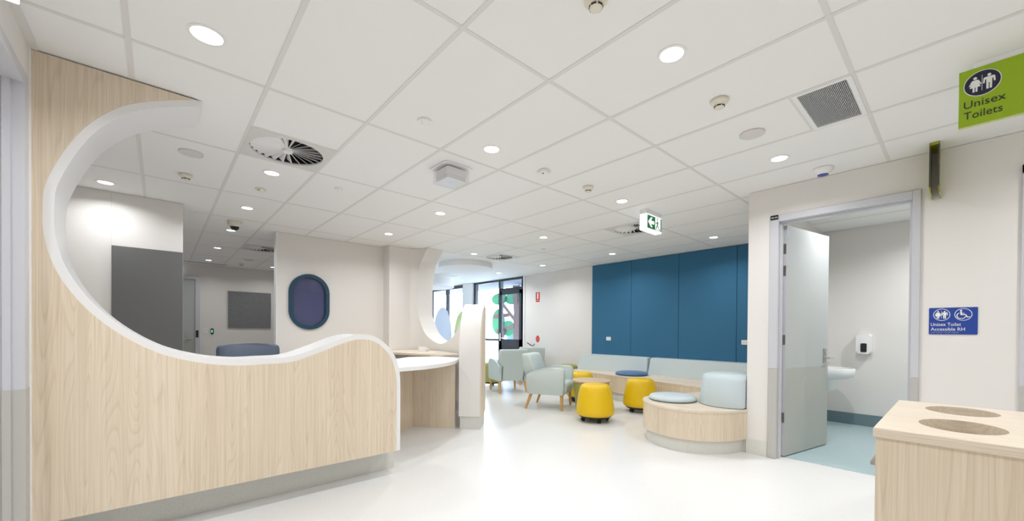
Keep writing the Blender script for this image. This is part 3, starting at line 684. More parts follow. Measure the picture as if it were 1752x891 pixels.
lathe('cylinder', [(0, 0), (0.065, 0), (0.07, 0.02), (0.07, 0.42), (0.05, 0.48), (0.025, 0.50), (0.02, 0.53), (0, 0.53)], 'firered', fe)
lathe('valve', [(0, 0.53), (0.025, 0.53), (0.025, 0.58), (0, 0.58)], 'chrome', fe, 16)
rod('handle', (0, 0, 0.57), (-0.03, 0.17, 0.66), 0.012, 'black', fe); rod('lever', (0, 0, 0.57), (-0.02, -0.09, 0.63), 0.010, 'black', fe); rod('hose', (-0.03, -0.07, 0.52), (-0.06, -0.09, 0.12), 0.012, 'rubber', fe)
box('bracket', 0.07, 0.098, -0.03, 0.03, 0.2, 0.3, 'steel', fe)

# outlets on the blue wall
def wall_plate(name, y_, z_, label, x_=7.118, w_=0.115, h_=0.075):
    e = empty(name); basis(e, (x_, y_, z_), *FACE_U); tag(e, label, 'power outlet')
    prism('plate', rrect(-w_ / 2, w_ / 2, -h_ / 2, h_ / 2, 0.006), 0, 0.009, 'white', e, bev=0.002, seg=1)
    for sx in (-0.022, 0.022): flat('socket', rrect(sx - 0.014, sx + 0.014, -0.02, 0.018, 0.004), 0.009, 0.001, 'disc', e)
    return e
wall_plate('power_outlet', 5.035, 1.11, 'white power outlet on the leftmost blue wall panel'); wall_plate('power_outlet', 2.36, 1.10, 'white power outlet at the right end of the blue wall')

# back office fittings on far wall v=11.6
pb = empty('pinboard', (1.2, 11.598, 1.28)); tag(pb, 'grey felt pinboard on the far office wall', 'pinboard')
box('felt', 0.01, 0.86, -0.02, 0.0, 0.01, 0.86, 'pinboard', pb); finish(ring_bm([(0, 0), (0.87, 0), (0.87, 0.87), (0, 0.87)], [(0.01, 0.01), (0.86, 0.01), (0.86, 0.86), (0.01, 0.86)], -0.024, 0.0, 'xz'), 'edge', 'steel', pb)
d5 = struct(empty('door_5'), 'grey office door on the far wall')
box('frame', 0.60, 0.68, 11.53, 11.6, 0, 2.43, 'framegrey', d5); box('frame', -0.42, -0.34, 11.53, 11.6, 0, 2.43, 'framegrey', d5); box('frame_head', -0.34, 0.60, 11.53, 11.6, 2.36, 2.43, 'framegrey', d5)
box('leaf', -0.34, 0.597, 11.56, 11.6, 0.01, 2.355, 'doorgrey', d5); box('kick_plate', -0.34, 0.597, 11.555, 11.56, 0.01, 0.98, 'doorkick', d5)
box('lock_plate', 0.44, 0.575, 11.545, 11.555, 1.02, 1.19, 'kickgrey', d5); box('strike', 0.61, 0.655, 11.525, 11.53, 1.06, 1.22, 'black', d5); rod('lever', (0.50, 11.52, 1.04), (0.40, 11.52, 1.03), 0.012, 'chrome', d5)
lsw = empty('light_switch'); basis(lsw, (0.79, 11.6, 1.21), *FACE_V); tag(lsw, 'white light switch between far door and card reader', 'switch')
prism('plate', rrect(-0.037, 0.037, -0.058, 0.058, 0.006), 0, 0.009, 'white', lsw, bev=0.002, seg=1); box('rocker', -0.008, 0.008, -0.012, 0.012, 0.009, 0.014, 'disc', lsw)
crd = empty('card_reader'); basis(crd, (0.905, 11.6, 1.20), *FACE_V); tag(crd, 'small black card reader with green light on far wall', 'card reader')
prism('body', rrect(-0.025, 0.025, -0.065, 0.065, 0.01), 0, 0.02, 'black', crd, bev=0.004, seg=1); box('status_light', -0.012, 0.004, -0.03, 0.03, 0.02, 0.022, 'ledgreen', crd)

# ================================================================== CEILING FITTINGS
def downlight(u, v, label, r=0.055, z=H, power=None, lit=True, group='recessed downlights'):
    e = empty('downlight', (u, v, z)); tag(e, label, 'downlight', group)
    finish(lathe_bm([(r, 0.002), (r + 0.004, -0.004), (r + 0.016, -0.003), (r + 0.018, 0.003)], 32), 'trim_ring', 'white', e, autos=0.7)
    lathe('lens', [(0, -0.0005), (r, -0.0005), (r, 0.004), (0, 0.004)], 'lens', e, 28)
    if lit:
        ld = bpy.data.lights.new('lamp', 'AREA'); ld.shape = 'DISK'; ld.size = 2 * r; ld.energy = power or LAMP_W; ld.color = LAMP_COL; ld.spread = math.radians(150)
        lo = bpy.data.objects.new('lamp', ld); COL.objects.link(lo); lo.parent = e; lo.location = (0, 0, -0.006)
    return e
DL = [(0.175, 2.52, 'large round ceiling downlight nearest the top of the timber counter wall', 0.062),
      (1.99, 1.03, 'bright round downlight near the top centre of the ceiling', 0.055),
      (1.975, 2.535, 'round downlight in the ceiling above the clear plastic ceiling box'),
      (0.777, 4.32, 'round downlight just below the large swirl diffuser'),
      (0.785, 5.77, 'round downlight in front of the ceiling dome camera'),
      (2.59, 4.35, 'round downlight above the service counter'),
      (2.575, 5.82, 'round downlight in front of the cream pilaster'),
      (-0.40, 5.75, 'round downlight seen inside the curved opening beside the reception wall'),
      (3.825, 2.545, 'round downlight just in front of the hanging exit sign'),
      (3.835, 1.03, 'round downlight near the blue lens call light'),
      (4.42, 4.353, 'round downlight above the armchairs in mid ceiling'),
      (6.28, 4.38, 'round downlight close to the left blue wall panels'),
      (6.30, 6.22, 'small round downlight at the far end near the fire sign'),
      (6.295, 2.55, 'round downlight close to the right blue wall panels'),
      (4.42, 6.19, 'round downlight left of the far swirl diffuser'),
      (0.784, 7.24, 'round downlight directly behind the ceiling dome camera', 0.05),
      (0.776, 8.98, 'middle downlight of the back office ceiling row', 0.05),
      (0.777, 10.72, 'furthest downlight of the back office ceiling row', 0.05),
      (1.98, 10.84, 'back office downlight above the grey pinboard', 0.05)]
for d in DL: downlight(d[0], d[1], d[2], d[3] if len(d) > 3 else 0.055, power=LAMP_W * (0.45 if d[1] > 7 else (0.5 if d[0] < -0.3 else 1.0)))
downlight(5.7, 8.3, 'small downlight in the smooth lounge ceiling nearer the discs', 0.05, H + 0.002); downlight(6.34, 7.82, 'small downlight in the smooth lounge ceiling by the glass door', 0.05, H + 0.002)
downlight(5.35, 0.70, 'round downlight in the toilet ceiling seen through the doorway', 0.055, power=LAMP_W * 1.2)
downlight(6.35, -0.2, 'added unseen downlight brightening the toilet from its far end', 0.055, power=LAMP_W * 2.0)  # second lamp added out of sight to brighten the toilet
for (u, v) in ((-1.0, 1.6), (0.17, 1.03), (0.17, -0.9), (1.98, -0.9), (3.83, -0.9), (1.98, -2.1)):  # unseen lamps added overhead, behind the camera and in the corridor for more light
    downlight(u, v, 'added ceiling downlight out of view that helps light the rooms', 0.055, power=LAMP_W * (1.5 if u < -0.5 else 1.0), group='added downlights beyond the frame')

def smoke(u, v, label, z=H):
    e = empty('smoke_detector', (u, v, z)); tag(e, label, 'smoke detector', 'smoke detectors')
    lathe('base', [(0, 0), (0.052, 0), (0.052, -0.014), (0.046, -0.02), (0, -0.02)], 'cream', e)
    lathe('chamber', [(0.044, -0.02), (0.034, -0.034), (0.028, -0.034), (0.028, -0.044), (0.022, -0.05), (0, -0.05)], 'cream', e)
    for k in range(6):
        a = 2 * PI * k / 6 + 0.3; s_ = box('slot', 0.0265, 0.0292, -0.011, 0.011, -0.043, -0.036, 'black', e); s_.rotation_euler = (0, 0, a)
    return e
smoke(0.186, 4.93, 'cream smoke detector seen inside the curved opening'); smoke(2.606, 1.03, 'cream smoke detector between downlight and speaker disc')
smoke(3.204, 2.53, 'pale smoke detector in mid ceiling left of exit sign'); smoke(1.358, 10.77, 'cream smoke detector in the back office ceiling'); smoke(1.414, 1.083, 'cream detector cut by the top edge of the picture')
def disc(name, u, v, r, label, cat, m='disc', t=0.006):
    e = empty(name, (u, v, H)); tag(e, label, cat)
    lathe('rim', [(r, 0.002), (r, -t), (r - 0.008, -t - 0.002), (r - 0.012, -t + 0.001)], m, e, 40); lathe('face', [(0, -t + 0.001), (r - 0.010, -t + 0.001), (r - 0.010, 0.002), (0, 0.002)], m, e, 40)
    return e
disc('ceiling_speaker', 0.196, 4.294, 0.083, 'flat round ceiling speaker seen inside the curved opening', 'speaker'); disc('ceiling_speaker', 3.218, 1.038, 0.083, 'flat round ceiling speaker beside the return air grille', 'speaker')
disc('ceiling_speaker', 1.40, 10.1, 0.083, 'flat round ceiling speaker in the back office', 'speaker')
o = disc('emergency_light', 0.783, 4.904, 0.052, 'cream ceiling disc with tiny green light in reception', 'emergency light', 'cream'); box('status_light', 0.01, 0.018, -0.004, 0.004, -0.009, -0.004, 'ledgreen', o); lathe('lens', [(0, -0.012), (0.01, -0.012), (0.012, -0.005), (0, -0.005)], 'steel', o, 12, (-0.02, 0.0, 0))
o = disc('motion_sensor', 1.369, 2.512, 0.048, 'white round motion sensor on the near ceiling', 'sensor', 'white', 0.01); lathe('lens', [(0, -0.022), (0.018, -0.02), (0.03, -0.009), (0, -0.009)], 'white', o, 20)
o = disc('motion_sensor', 1.377, 4.321, 0.04, 'small white sensor on the ceiling right of swirl diffuser', 'sensor', 'white', 0.008); lathe('lens', [(0, -0.02), (0.014, -0.018), (0.022, -0.008), (0, -0.008)], 'white', o, 20)
o = disc('motion_sensor', 5.053, 4.972, 0.04, 'small white sensor on the far lounge ceiling', 'sensor', 'white', 0.008); lathe('lens', [(0, -0.02), (0.014, -0.018), (0.022, -0.008), (0, -0.008)], 'white', o, 20)
e = empty('square_sensor', (2.588, 2.547, H), 0.0); tag(e, 'small square ceiling sensor with a red eye', 'sensor'); prism('body', rrect(-0.045, 0.045, -0.045, 0.045, 0.012), -0.028, 0.0, 'white', e, bev=0.006, seg=2); lathe('eye', [(0, -0.034), (0.006, -0.034), (0.008, -0.027), (0, -0.027)], 'ledred', e, 12, (-0.02, -0.005, 0))
e = empty('call_light', (4.36, 0.833, H)); tag(e, 'white ceiling dome with blue lens above the toilet door', 'call light')
lathe('base', [(0, 0), (0.075, 0), (0.075, -0.006), (0.062, -0.03), (0.046, -0.052), (0, -0.052)], 'white', e, 36); lathe('lens', [(0.042, -0.052), (0.040, -0.056), (0.02, -0.06), (0, -0.06)], 'bluelens', e, 32)
e = empty('security_camera', (0.76, 6.62, H)); tag(e, 'ceiling security camera with dark dome above the reception', 'security camera')
prism('housing', rrect(-0.075, 0.075, -0.075, 0.075, 0.03), -0.055, 0, 'cream', e, bev=0.008, seg=2); lathe('collar', [(0.062, -0.05), (0.056, -0.07), (0.048, -0.07)], 'cream', e, 28); lathe('dome', [(0.052, -0.062), (0.05, -0.08), (0.038, -0.102), (0.02, -0.114), (0, -0.117)], 'black', e, 28)
# clear plastic ceiling box
e = empty('ceiling_box', (1.955, 3.10, H)); tag(e, 'white device in a clear plastic box under the ceiling', 'ceiling device')
prism('flange', rrect(-0.145, 0.145, -0.145, 0.145, 0.035), -0.006, 0, 'white', e); 
finish(ring_bm(rrect(-0.125, 0.125, -0.125, 0.125, 0.03), rrect(-0.121, 0.121, -0.121, 0.121, 0.028), -0.125, -0.006), 'clear_side', 'clear', e, autos=0.6); prism('clear_base', rrect(-0.125, 0.125, -0.125, 0.125, 0.03), -0.128, -0.125, 'clear', e)
prism('device', rrect(-0.105, 0.105, -0.105, 0.105, 0.02), -0.085, -0.022, 'white', e, bev=0.004, seg=1); prism('device_base', rrect(-0.10, 0.10, -0.10, 0.10, 0.02), -0.120, -0.085, 'satin_white', e, bev=0.004, seg=1)
box('mount', -0.07, 0.07, -0.07, 0.07, -0.022, -0.006, 'disc', e)
box('device_label', -0.01, 0.07, -0.05, 0.03, -0.1212, -0.120, 'petalwhite', e)
# swirl diffusers
vane_me = None
def diffuser(u, v, label, z=H, a=0.295, r=0.262, square=True):
    global vane_me
    e = empty('swirl_diffuser', (u, v, z)); tag(e, label, 'air diffuser', 'swirl ceiling diffusers')
    n = 48
    if square:
        outer = []
        for i in range(n):
            t = 2 * PI * i / n; c_, s_ = math.cos(t), math.sin(t); k = a / max(abs(c_), abs(s_)); outer.append((k * c_, k * s_))
    else: outer = ellipse(a, a, n)
    finish(ring_bm(outer, ellipse(r, r, n), -0.002, 0.012), 'plate', 'diffplate', e)
    lathe('back', [(0, 0.095), (r + 0.01, 0.095), (r + 0.01, 0.09), (0, 0.09)], 'darkvoid', e, 32)
    finish(ring_bm(ellipse(r + 0.004, r + 0.004, 32), ellipse(r, r, 32), 0.012, 0.092), 'throat', 'darkvoid', e)
    if vane_me is None:
        bm = bmesh.new(); w0, w1 = 0.0055, 0.0285; tl = math.radians(42)
        def pt(rr, wv, th):
            y_ = wv * math.cos(tl) - th * math.sin(tl); z_ = wv * math.sin(tl) + th * math.cos(tl); return (rr, y_, 0.022 + z_)
        A = [bm.verts.new(pt(0.035, s * w0, t)) for s, t in ((-1, -.001), (1, -.001), (1, .001), (-1, .001))]
        C = [bm.verts.new(pt(0.26, s * w1, t)) for s, t in ((-1, -.001), (1, -.001), (1, .001), (-1, .001))]
        for i in range(4): bm.faces.new((A[i], A[(i + 1) % 4], C[(i + 1) % 4], C[i]))
        bm.faces.new(A); bm.faces.new(C); bmesh.ops.recalc_face_normals(bm, faces=bm.faces)
        vane_me = bpy.data.meshes.new('vane'); bm.to_mesh(vane_me); bm.free(); vane_me.materials.append(MATS['white'])
    for k in range(24):
        o = bpy.data.objects.new('vane', vane_me); COL.objects.link(o); o.parent = e; o.rotation_euler = (0, 0, 2 * PI * k / 24); o.scale = (r / 0.262,) * 2 + (1,)
    lathe('hub', [(0, -0.003), (0.034, -0.003), (0.038, 0.002), (0.038, 0.03), (0, 0.03)], 'white', e, 24)
    return e
diffuser(0.783, 3.723, 'large swirl air diffuser above the reception counter'); diffuser(4.983, 3.123, 'swirl air diffuser partly behind the exit sign')
diffuser(4.983, 6.123, 'far swirl air diffuser at the lounge ceiling edge'); diffuser(1.383, 8.523, 'swirl air diffuser in the back office ceiling')
diffuser(5.6, 9.05, 'round swirl diffuser in the smooth lounge ceiling', H, 0.30, 0.25, False)
# return air grille
e = empty('return_grille', (3.183, 0.573, H)); tag(e, 'rectangular grey return air grille with fine slats', 'air grille')
finish(ring_bm([(-0.295, -0.145), (0.295, -0.145), (0.295, 0.145), (-0.295, 0.145)], [(-0.27, -0.12), (0.27, -0.12), (0.27, 0.12), (-0.27, 0.12)], -0.003, 0.02), 'frame', 'white', e)
bm = bmesh.new()
for k in range(30):
    y_ = -0.12 + 0.24 * (k + 0.5) / 30; box_bm(-0.27, 0.27, y_ - 0.0017, y_ + 0.0017, 0.0, 0.02, bm=bm)
for k in range(16):
    x_ = -0.27 + 0.54 * (k + 0.5) / 16; box_bm(x_ - 0.0012, x_ + 0.0012, -0.12, 0.12, 0.006, 0.02, bm=bm)
o = finish(bm, 'slats', 'grille', e); o['kind'] = 'stuff'
box('back', -0.275, 0.275, -0.125, 0.125, 0.03, 0.034, 'grilleback', e)
o = box('slot_vent', 0.35, 1.15, 11.20, 11.32, H - 0.004, H + 0.001, 'grille'); tag(o, 'narrow grey slot vent at the far office ceiling edge', 'slot vent')

# ================================================================== FURNITURE
# bench --------------------------------------------------------------
bo = (6.3, 2.6)
front = catmull([(6.40, 5.49), (6.33, 5.1), (6.26, 4.6), (6.17, 4.1), (6.08, 3.6), (5.99, 3.1), (5.92, 2.70), (5.87, 2.45), (5.72, 2.32), (5.4, 2.36), (5.0, 2.50), (4.7, 2.61), (4.48, 2.62), (4.28, 2.53), (4.11, 2.34), (4.035, 2.09), (4.07, 1.87), (4.17, 1.71), (4.32, 1.58), (4.572, 1.49)], 5)
def bench_poly(off):
    c = offset_curve(front, off) if off else front
    c = [(x, max(y, 1.502)) if x > 4.58 else (x, y) for x, y in c]
    return [(x - bo[0], y - bo[1]) for x, y in c] + [(4.575 - bo[0], 1.505 - bo[1]), (7.115 - bo[0], 1.505 - bo[1]), (7.115 - bo[0], 5.49 - bo[1])]
bn = empty('curved_bench', (bo[0], bo[1], 0)); tag(bn, 'long curved timber bench with rounded end on a speckled plinth', 'bench')
sgn = 1.0
prism('plinth', bench_poly(0.045), 0.0, 0.142, 'plinth', bn, autos=0.5)
prism('timber_front', bench_poly(0.006), 0.142, 0.432, 'wood', bn, autos=0.5)
prism('seat_top', bench_poly(0.0), 0.432, 0.455, 'wood_v', bn, autos=0.5)

def pad(name, pts_front, pts_back, z0, z1, lean, label, m='vinyl', o=(0, 0), bev=0.03):
    """upholstered wedge between a front and a back plan line; the front leans back with height"""
    e = empty(name, (pts_front[0][0], pts_front[0][1], z0)); tag(e, label, 'backrest cushion'); ox, oy = pts_front[0]
    bm = bmesh.new(); nf = len(pts_front)
    lo = [(x - ox, y - oy, 0.0) for x, y in pts_front] + [(x - ox, y - oy, 0.0) for x, y in reversed(pts_back)]
    def shift(i):
        (x, y), (bx, by) = pts_front[i], pts_back[i]; d = Vector((bx - x, by - y)); l = d.length; d = d / l * min(lean, l * 0.4); return d
    hi = []
    for i, (x, y) in enumerate(pts_front): d = shift(i); hi.append((x + d.x - ox, y + d.y - oy, z1 - z0))
    hi += [(x - ox, y - oy, z1 - z0) for x, y in reversed(pts_back)]
    # pull the ends in a little towards the top
    for k, sgn_ in ((0, 1), (nf - 1, -1), (2 * nf - 1, 1), (nf, -1)):
        a = Vector(pts_front[0]); b = Vector(pts_front[-1]); t = (b - a).normalized() * 0.02 * sgn_; h_ = hi[k]; hi[k] = (h_[0] + t.x, h_[1] + t.y, h_[2])
    L_ = [bm.verts.new(p) for p in lo]; H_ = [bm.verts.new(p) for p in hi]; n = len(L_)
    bm.faces.new(L_); top = bm.faces.new(H_)
    for i in range(n): bm.faces.new((L_[i], L_[(i + 1) % n], H_[(i + 1) % n], H_[i]))
    ed = [ed_ for ed_ in top.edges] + [ed_ for ed_ in bm.edges if ed_.verts[0] in (L_[0], L_[nf - 1]) and ed_.verts[1] in (H_[0], H_[nf - 1])]
    bmesh.ops.bevel(bm, geom=list(set(ed)), offset=bev, segments=4, affect='EDGES', profile=0.55)
    finish(bm, 'cushion', m, e, autos=0.8)
    return e
def lerpn(pts, n): return catmull(pts, n)
f1 = lerpn([(6.60, 5.46), (6.70, 5.1), (6.80, 4.7), (6.87, 4.35), (6.90, 4.015)], 3); b1 = [(7.113, y) for x, y in f1]
pad('bench_bolster', f1, b1, 0.456, 0.77, 0.07, 'pale blue backrest on the bench below the left blue panels')
f2 = lerpn([(6.90, 3.985), (6.86, 3.6), (6.82, 3.2), (6.78, 2.8), (6.74, 2.3), (6.72, 1.76)], 3); b2 = [(7.113, y) for x, y in f2]
pad('bench_bolster', f2, b2, 0.456, 0.77, 0.07, 'pale blue backrest on the bench below the right blue panels')
# side wall dark blue back behind the block
f3 = [(6.70, 1.70), (6.2, 1.70), (5.7, 1.70)]; b3 = [(6.70, 1.508), (6.2, 1.508), (5.7, 1.508)]
pad('bench_bolster', f3, b3, 0.456, 0.77, 0.05, 'dark blue backrest against the return wall behind the rounded block', 'navyvinyl')
# block
e = empty('bench_block', (4.755, 1.725, 0.456)); tag(e, 'pale blue tapered backrest block at the rounded bench end', 'backrest cushion')
bm = lathe_bm([(0, 0), (0.315, 0), (0.318, 0.01), (0.289, 0.285), (0.277, 0.322), (0.252, 0.342), (0.20, 0.351), (0.0, 0.355)], 48)
for v in bm.verts:
    if v.co.y < -0.214: v.co.y = -0.214
    v.co.x *= 1.0
finish(bm, 'cushion', 'vinyl_seat', e, autos=0.9)
lathe('piping', [(0.316, 0.0), (0.320, 0.004), (0.316, 0.008)], 'seam', e, 48)
for v in e.children[1].data.vertices:
    if v.co.y < -0.214: v.co.y = -0.214
def round_cushion(u, v, r, t, m, label):
    e = empty('seat_cushion', (u, v, 0.456)); tag(e, label, 'seat cushion')
    lathe('pad', [(0, 0.0), (r - 0.015, 0.0), (r - 0.004, 0.008), (r, 0.02), (r, t - 0.025), (r - 0.012, t - 0.008), (r - 0.04, t), (0, t + 0.006)], m, e, 48)
    lathe('piping', [(r - 0.006, 0.004), (r + 0.002, 0.010), (r - 0.002, 0.016)], 'seam' if m != 'navyvinyl' else 'oval', e, 48)
round_cushion(4.53, 2.29, 0.265, 0.06, 'vinyl_seat', 'round pale blue seat cushion on the rounded bench end')
round_cushion(6.56, 4.12, 0.295, 0.06, 'navyvinyl', 'round dark blue seat cushion on the bench below the panels')

# stools ---------------------------------------------------------------
def make_stool(m, label, group, u, v, rot, tall=0.53):
    e = empty('pouf_stool', (u, v, 0), rot); tag(e, label, 'stool', group)
    k = tall / 0.53
    lathe('upholstery', [(0, 0.085), (0.22, 0.085), (0.245, 0.09), (0.262, 0.105), (0.268, 0.13), (0.266, 0.17), (0.255, 0.25), (0.238, 0.36 * k), (0.222, 0.44 * k), (0.212, 0.475 * k), (0.195, 0.503 * k), (0.165, 0.518 * k), (0.12, 0.524 * k), (0, 0.53 * k)], m, e, 48, autos=1.2)
    lathe('base', [(0, 0.055), (0.20, 0.055), (0.225, 0.07), (0.235, 0.09), (0, 0.09)], 'rubber', e, 32)
    for a in range(4):
        t = PI / 4 + PI / 2 * a; bm = bmesh.new(); c = Vector((0.175 * math.cos(t), 0.175 * math.sin(t), 0.027)); d = Vector((-math.sin(t), math.cos(t), 0))
        for s_ in (-1, 1): cyl_between(c + d * 0.006 * s_, c + d * 0.02 * s_, 0.027, bm=bm)
        cyl_between(c + Vector((0, 0, 0.01)), c + Vector((0, 0, 0.05)), 0.012, bm=bm)
        finish(bm, 'caster', 'rubber', e, autos=0.7)
    return e
make_stool('yellow', 'yellow pouf stool on casters nearest the camera', 'pouf stools', 4.575, 3.457, 0.2)
make_stool('yellow', 'yellow pouf stool beside the rounded end of the bench', 'pouf stools', 5.67, 3.40, 0.5)
make_stool('yellow', 'yellow pouf stool half hidden behind the round table', 'pouf stools', 5.72, 4.65, 0.9)
make_stool('olive', 'olive green pouf stool behind the left armchair', 'pouf stools', 5.72, 7.28, 0.3)
make_stool('olive', 'olive green pouf stool at the left end of the bench', 'pouf stools', 6.80, 5.90, 0.3)
e = empty('round_table', (5.115, 3.945, 0)); tag(e, 'low round table with timber top and olive tapered base', 'table')
lathe('base', [(0, 0.0), (0.235, 0.0), (0.242, 0.02), (0.28, 0.40), (0.285, 0.462), (0, 0.462)], 'olive', e, 48); lathe('top', [(0, 0.462), (0.30, 0.462), (0.308, 0.47), (0.308, 0.486), (0.302, 0.492), (0, 0.492)], 'tablewood', e, 56)

# armchairs ------------------------------------------------------------
def make_chair(u, v, head, label):
    e = empty('armchair', (u, v, 0), head); tag(e, label, 'armchair', 'upholstered armchairs')
    m = 'chairvinyl'
    side = [(-0.295, 0.245), (0.31, 0.245), (0.322, 0.58), (0.318, 0.63), (0.295, 0.662), (0.25, 0.675), (0.1, 0.675), (-0.06, 0.655), (-0.18, 0.622), (-0.27, 0.582), (-0.318, 0.545)]
    for s_, y in ((1, 0.24), (-1, -0.325)):
        a = prism('arm', side, y, y + 0.085, m, e, 'xz', bev=0.014, seg=2, autos=0.7)
    # seat: plump front
    sp_ = [(-0.22, 0.26), (0.30, 0.25), (0.335, 0.30), (0.35, 0.36), (0.335, 0.415), (0.29, 0.44), (0.15, 0.445), (-0.22, 0.43)]
    prism('seat', sp_, -0.243, 0.243, m, e, 'xz', bev=0.012, seg=2, autos=0.9)
    # back: sections by height (z, front x, rear x, half width)
    secs = [(0.245, -0.20, -0.275, 0.238), (0.40, -0.19, -0.315, 0.240), (0.52, -0.175, -0.345, 0.241), (0.575, -0.17, -0.36, 0.262), (0.62, -0.175, -0.37, 0.298), (0.72, -0.205, -0.385, 0.303), (0.80, -0.235, -0.397, 0.304), (0.85, -0.258, -0.402, 0.302), (0.872, -0.276, -0.400, 0.296), (0.884, -0.300, -0.392, 0.284), (0.889, -0.325, -0.378, 0.27)]
    bm = bmesh.new(); R = []
    for z, xf, xr, hw in secs:
        r = 0.028 if z < 0.88 else 0.012; loop = []
        pts = rrect(xr, xf, -hw, hw, min(r, (xf - xr) * 0.45), 3)
        R.append([bm.verts.new((x, y, z)) for x, y in pts])
    n = len(R[0])
    for A, C in zip(R[:-1], R[1:]):
        for i in range(n): bm.faces.new((A[i], A[(i + 1) % n], C[(i + 1) % n], C[i]))
    bm.faces.new(R[0]); bm.faces.new(R[-1])
    finish(bm, 'backrest', m, e, autos=1.0)
    for s_ in (-1, 1):
        rod('piping', (-0.287, 0.241 * s_, 0.25), (-0.352, 0.243 * s_, 0.555), 0.008, 'seam', e, n=6)
    for (x, y, dx, dy) in ((0.27, 0.27, 0.012, 0.012), (0.27, -0.27, 0.012, -0.012), (-0.24, 0.27, -0.085, 0.02), (-0.24, -0.27, -0.085, -0.02)):
        rod('leg', (x, y, 0.247), (x + dx, y + dy, 0.0), 0.028, 'chairwood', e, r1=0.017, n=12)
    return e
make_chair(4.845, 4.59, math.radians(-63), 'pale green grey armchair seen from the side near the round table')
make_chair(5.44, 6.38, math.radians(71), 'pale green grey armchair with its back to the camera')
make_chair(6.62, 7.00, math.radians(62), 'pale green grey armchair half hidden behind the other two')

# office chair
e = empty('office_chair', (0.66, 4.75, 0)); tag(e, 'blue grey office chair behind the reception counter', 'office chair')
prism('backrest', [(-0.25, 0.58), (-0.2, 0.56), (0.2, 0.56), (0.25, 0.58), (0.262, 0.8), (0.262, 1.06), (0.255, 1.088), (0.24, 1.1), (0.15, 1.112), (0.05, 1.118), (-0.05, 1.118), (-0.15, 1.112), (-0.24, 1.1), (-0.255, 1.088), (-0.262, 1.06), (-0.262, 0.8)], -0.06, 0.0, 'officechair', e, 'xz', bev=0.025, seg=3, autos=0.9)
prism('seat', rrect(-0.25, 0.25, 0.02, 0.50, 0.06), 0.44, 0.52, 'officechair', e, 'xy', bev=0.025, seg=3, autos=0.9)
rod('back_bar', (0, 0.02, 0.62), (0, 0.2, 0.43), 0.02, 'black', e); rod('stem', (0, 0.25, 0.08), (0, 0.25, 0.44), 0.025, 'black', e)
for k in range(5):
    a = 2 * PI * k / 5; rod('foot', (0, 0.25, 0.10), (0.30 * math.cos(a), 0.25 + 0.30 * math.sin(a), 0.06), 0.02, 'black', e, 0.015)
    bm = bmesh.new(); c = Vector((0.30 * math.cos(a), 0.25 + 0.30 * math.sin(a), 0.03)); cyl_between(c + Vector((0.02, 0, 0)), c - Vector((0.02, 0, 0)), 0.03, bm=bm); finish(bm, 'caster', 'rubber', e, autos=0.7)
# device on desk
e = empty('desk_device', (3.25, 5.95, 0.916), 0.5); tag(e, 'small white device on the timber reception desk', 'device')
prism('body', [(-0.07, 0.0), (0.07, 0.0), (0.07, 0.03), (-0.04, 0.075), (-0.07, 0.075)], -0.06, 0.06, 'white', e, 'xz', bev=0.005, seg=1); box('screen', -0.03, 0.05, -0.062, -0.060, 0.012, 0.03, 'disc', e)

# bin cabinet ----------------------------------------------------------
e = empty('waste_cabinet', (2.167, -0.005, 0)); tag(e, 'timber waste cabinet with two oval openings in its top', 'cabinet')
hx, hy = 0.411, 0.197
def holed(name, z0, z1, x0, x1, y0_, y1, holes, material):
    """slab with elliptical holes, cut with a boolean of exact prisms evaluated at build time"""
    b = box('tmp', x0, x1, y0_, y1, z0, z1, material, None, 0.005, 2)
    cs = []
    for (cx_, cy_, a, b_) in holes:
        c = prism('tmpc', ellipse(a, b_, 56, (cx_, cy_)), z0 - 0.05, z1 + 0.05, material, autos=None); cs.append(c)
        md = b.modifiers.new('b', 'BOOLEAN'); md.operation = 'DIFFERENCE'; md.object = c; md.solver = 'EXACT'
    dg = bpy.context.evaluated_depsgraph_get(); me = bpy.data.meshes.new_from_object(b.evaluated_get(dg))
    for c in cs + [b]: bpy.data.objects.remove(c)
    o = link(name, me, None, e); return o
top = holed('top', 0.918, 0.95, -hx, hx, -0.30, hy, [(-0.165, 0.0, 0.130, 0.102), (0.225, 0.0, 0.122, 0.102)], 'wood_v')
box('front', -hx + 0.012, -hx + 0.030, -0.294, hy - 0.006, 0.0, 0.918, 'wood', e); box('back', hx - 0.030, hx - 0.012, -0.294, hy - 0.006, 0.0, 0.918, 'wood', e)
box('side', -hx + 0.03, hx - 0.03, -0.294, -0.276, 0.0, 0.918, 'wood', e)
dr = box('door', -hx + 0.032, -0.002, hy - 0.024, hy - 0.006, 0.08, 0.914, 'wood', e); box('handle', -hx + 0.10, -hx + 0.22, hy - 0.006, hy + 0.016, 0.80, 0.812, 'steel', dr)
dr = box('door', 0.002, hx - 0.032, hy - 0.024, hy - 0.006, 0.08, 0.914, 'wood', e); box('handle', 0.08, 0.20, hy - 0.006, hy + 0.016, 0.80, 0.812, 'steel', dr)
box('base', -hx + 0.03, hx - 0.03, -0.276, hy - 0.03, 0.0, 0.06, 'black', e); box('divider', -0.01, 0.01, -0.276, hy - 0.03, 0.06, 0.918, 'wood', e)
for cx_, a_ in ((-0.165, 0.130), (0.225, 0.122)):
    finish(ring_bm(ellipse(a_ + 0.008, 0.110, 48, (cx_, 0)), ellipse(a_, 0.102, 48, (cx_, 0)), 0.70, 0.918), 'chute', 'wood', e, autos=0.6)
    prism('bin_liner', ellipse(a_, 0.102, 32, (cx_, 0)), 0.70, 0.705, 'black', e)

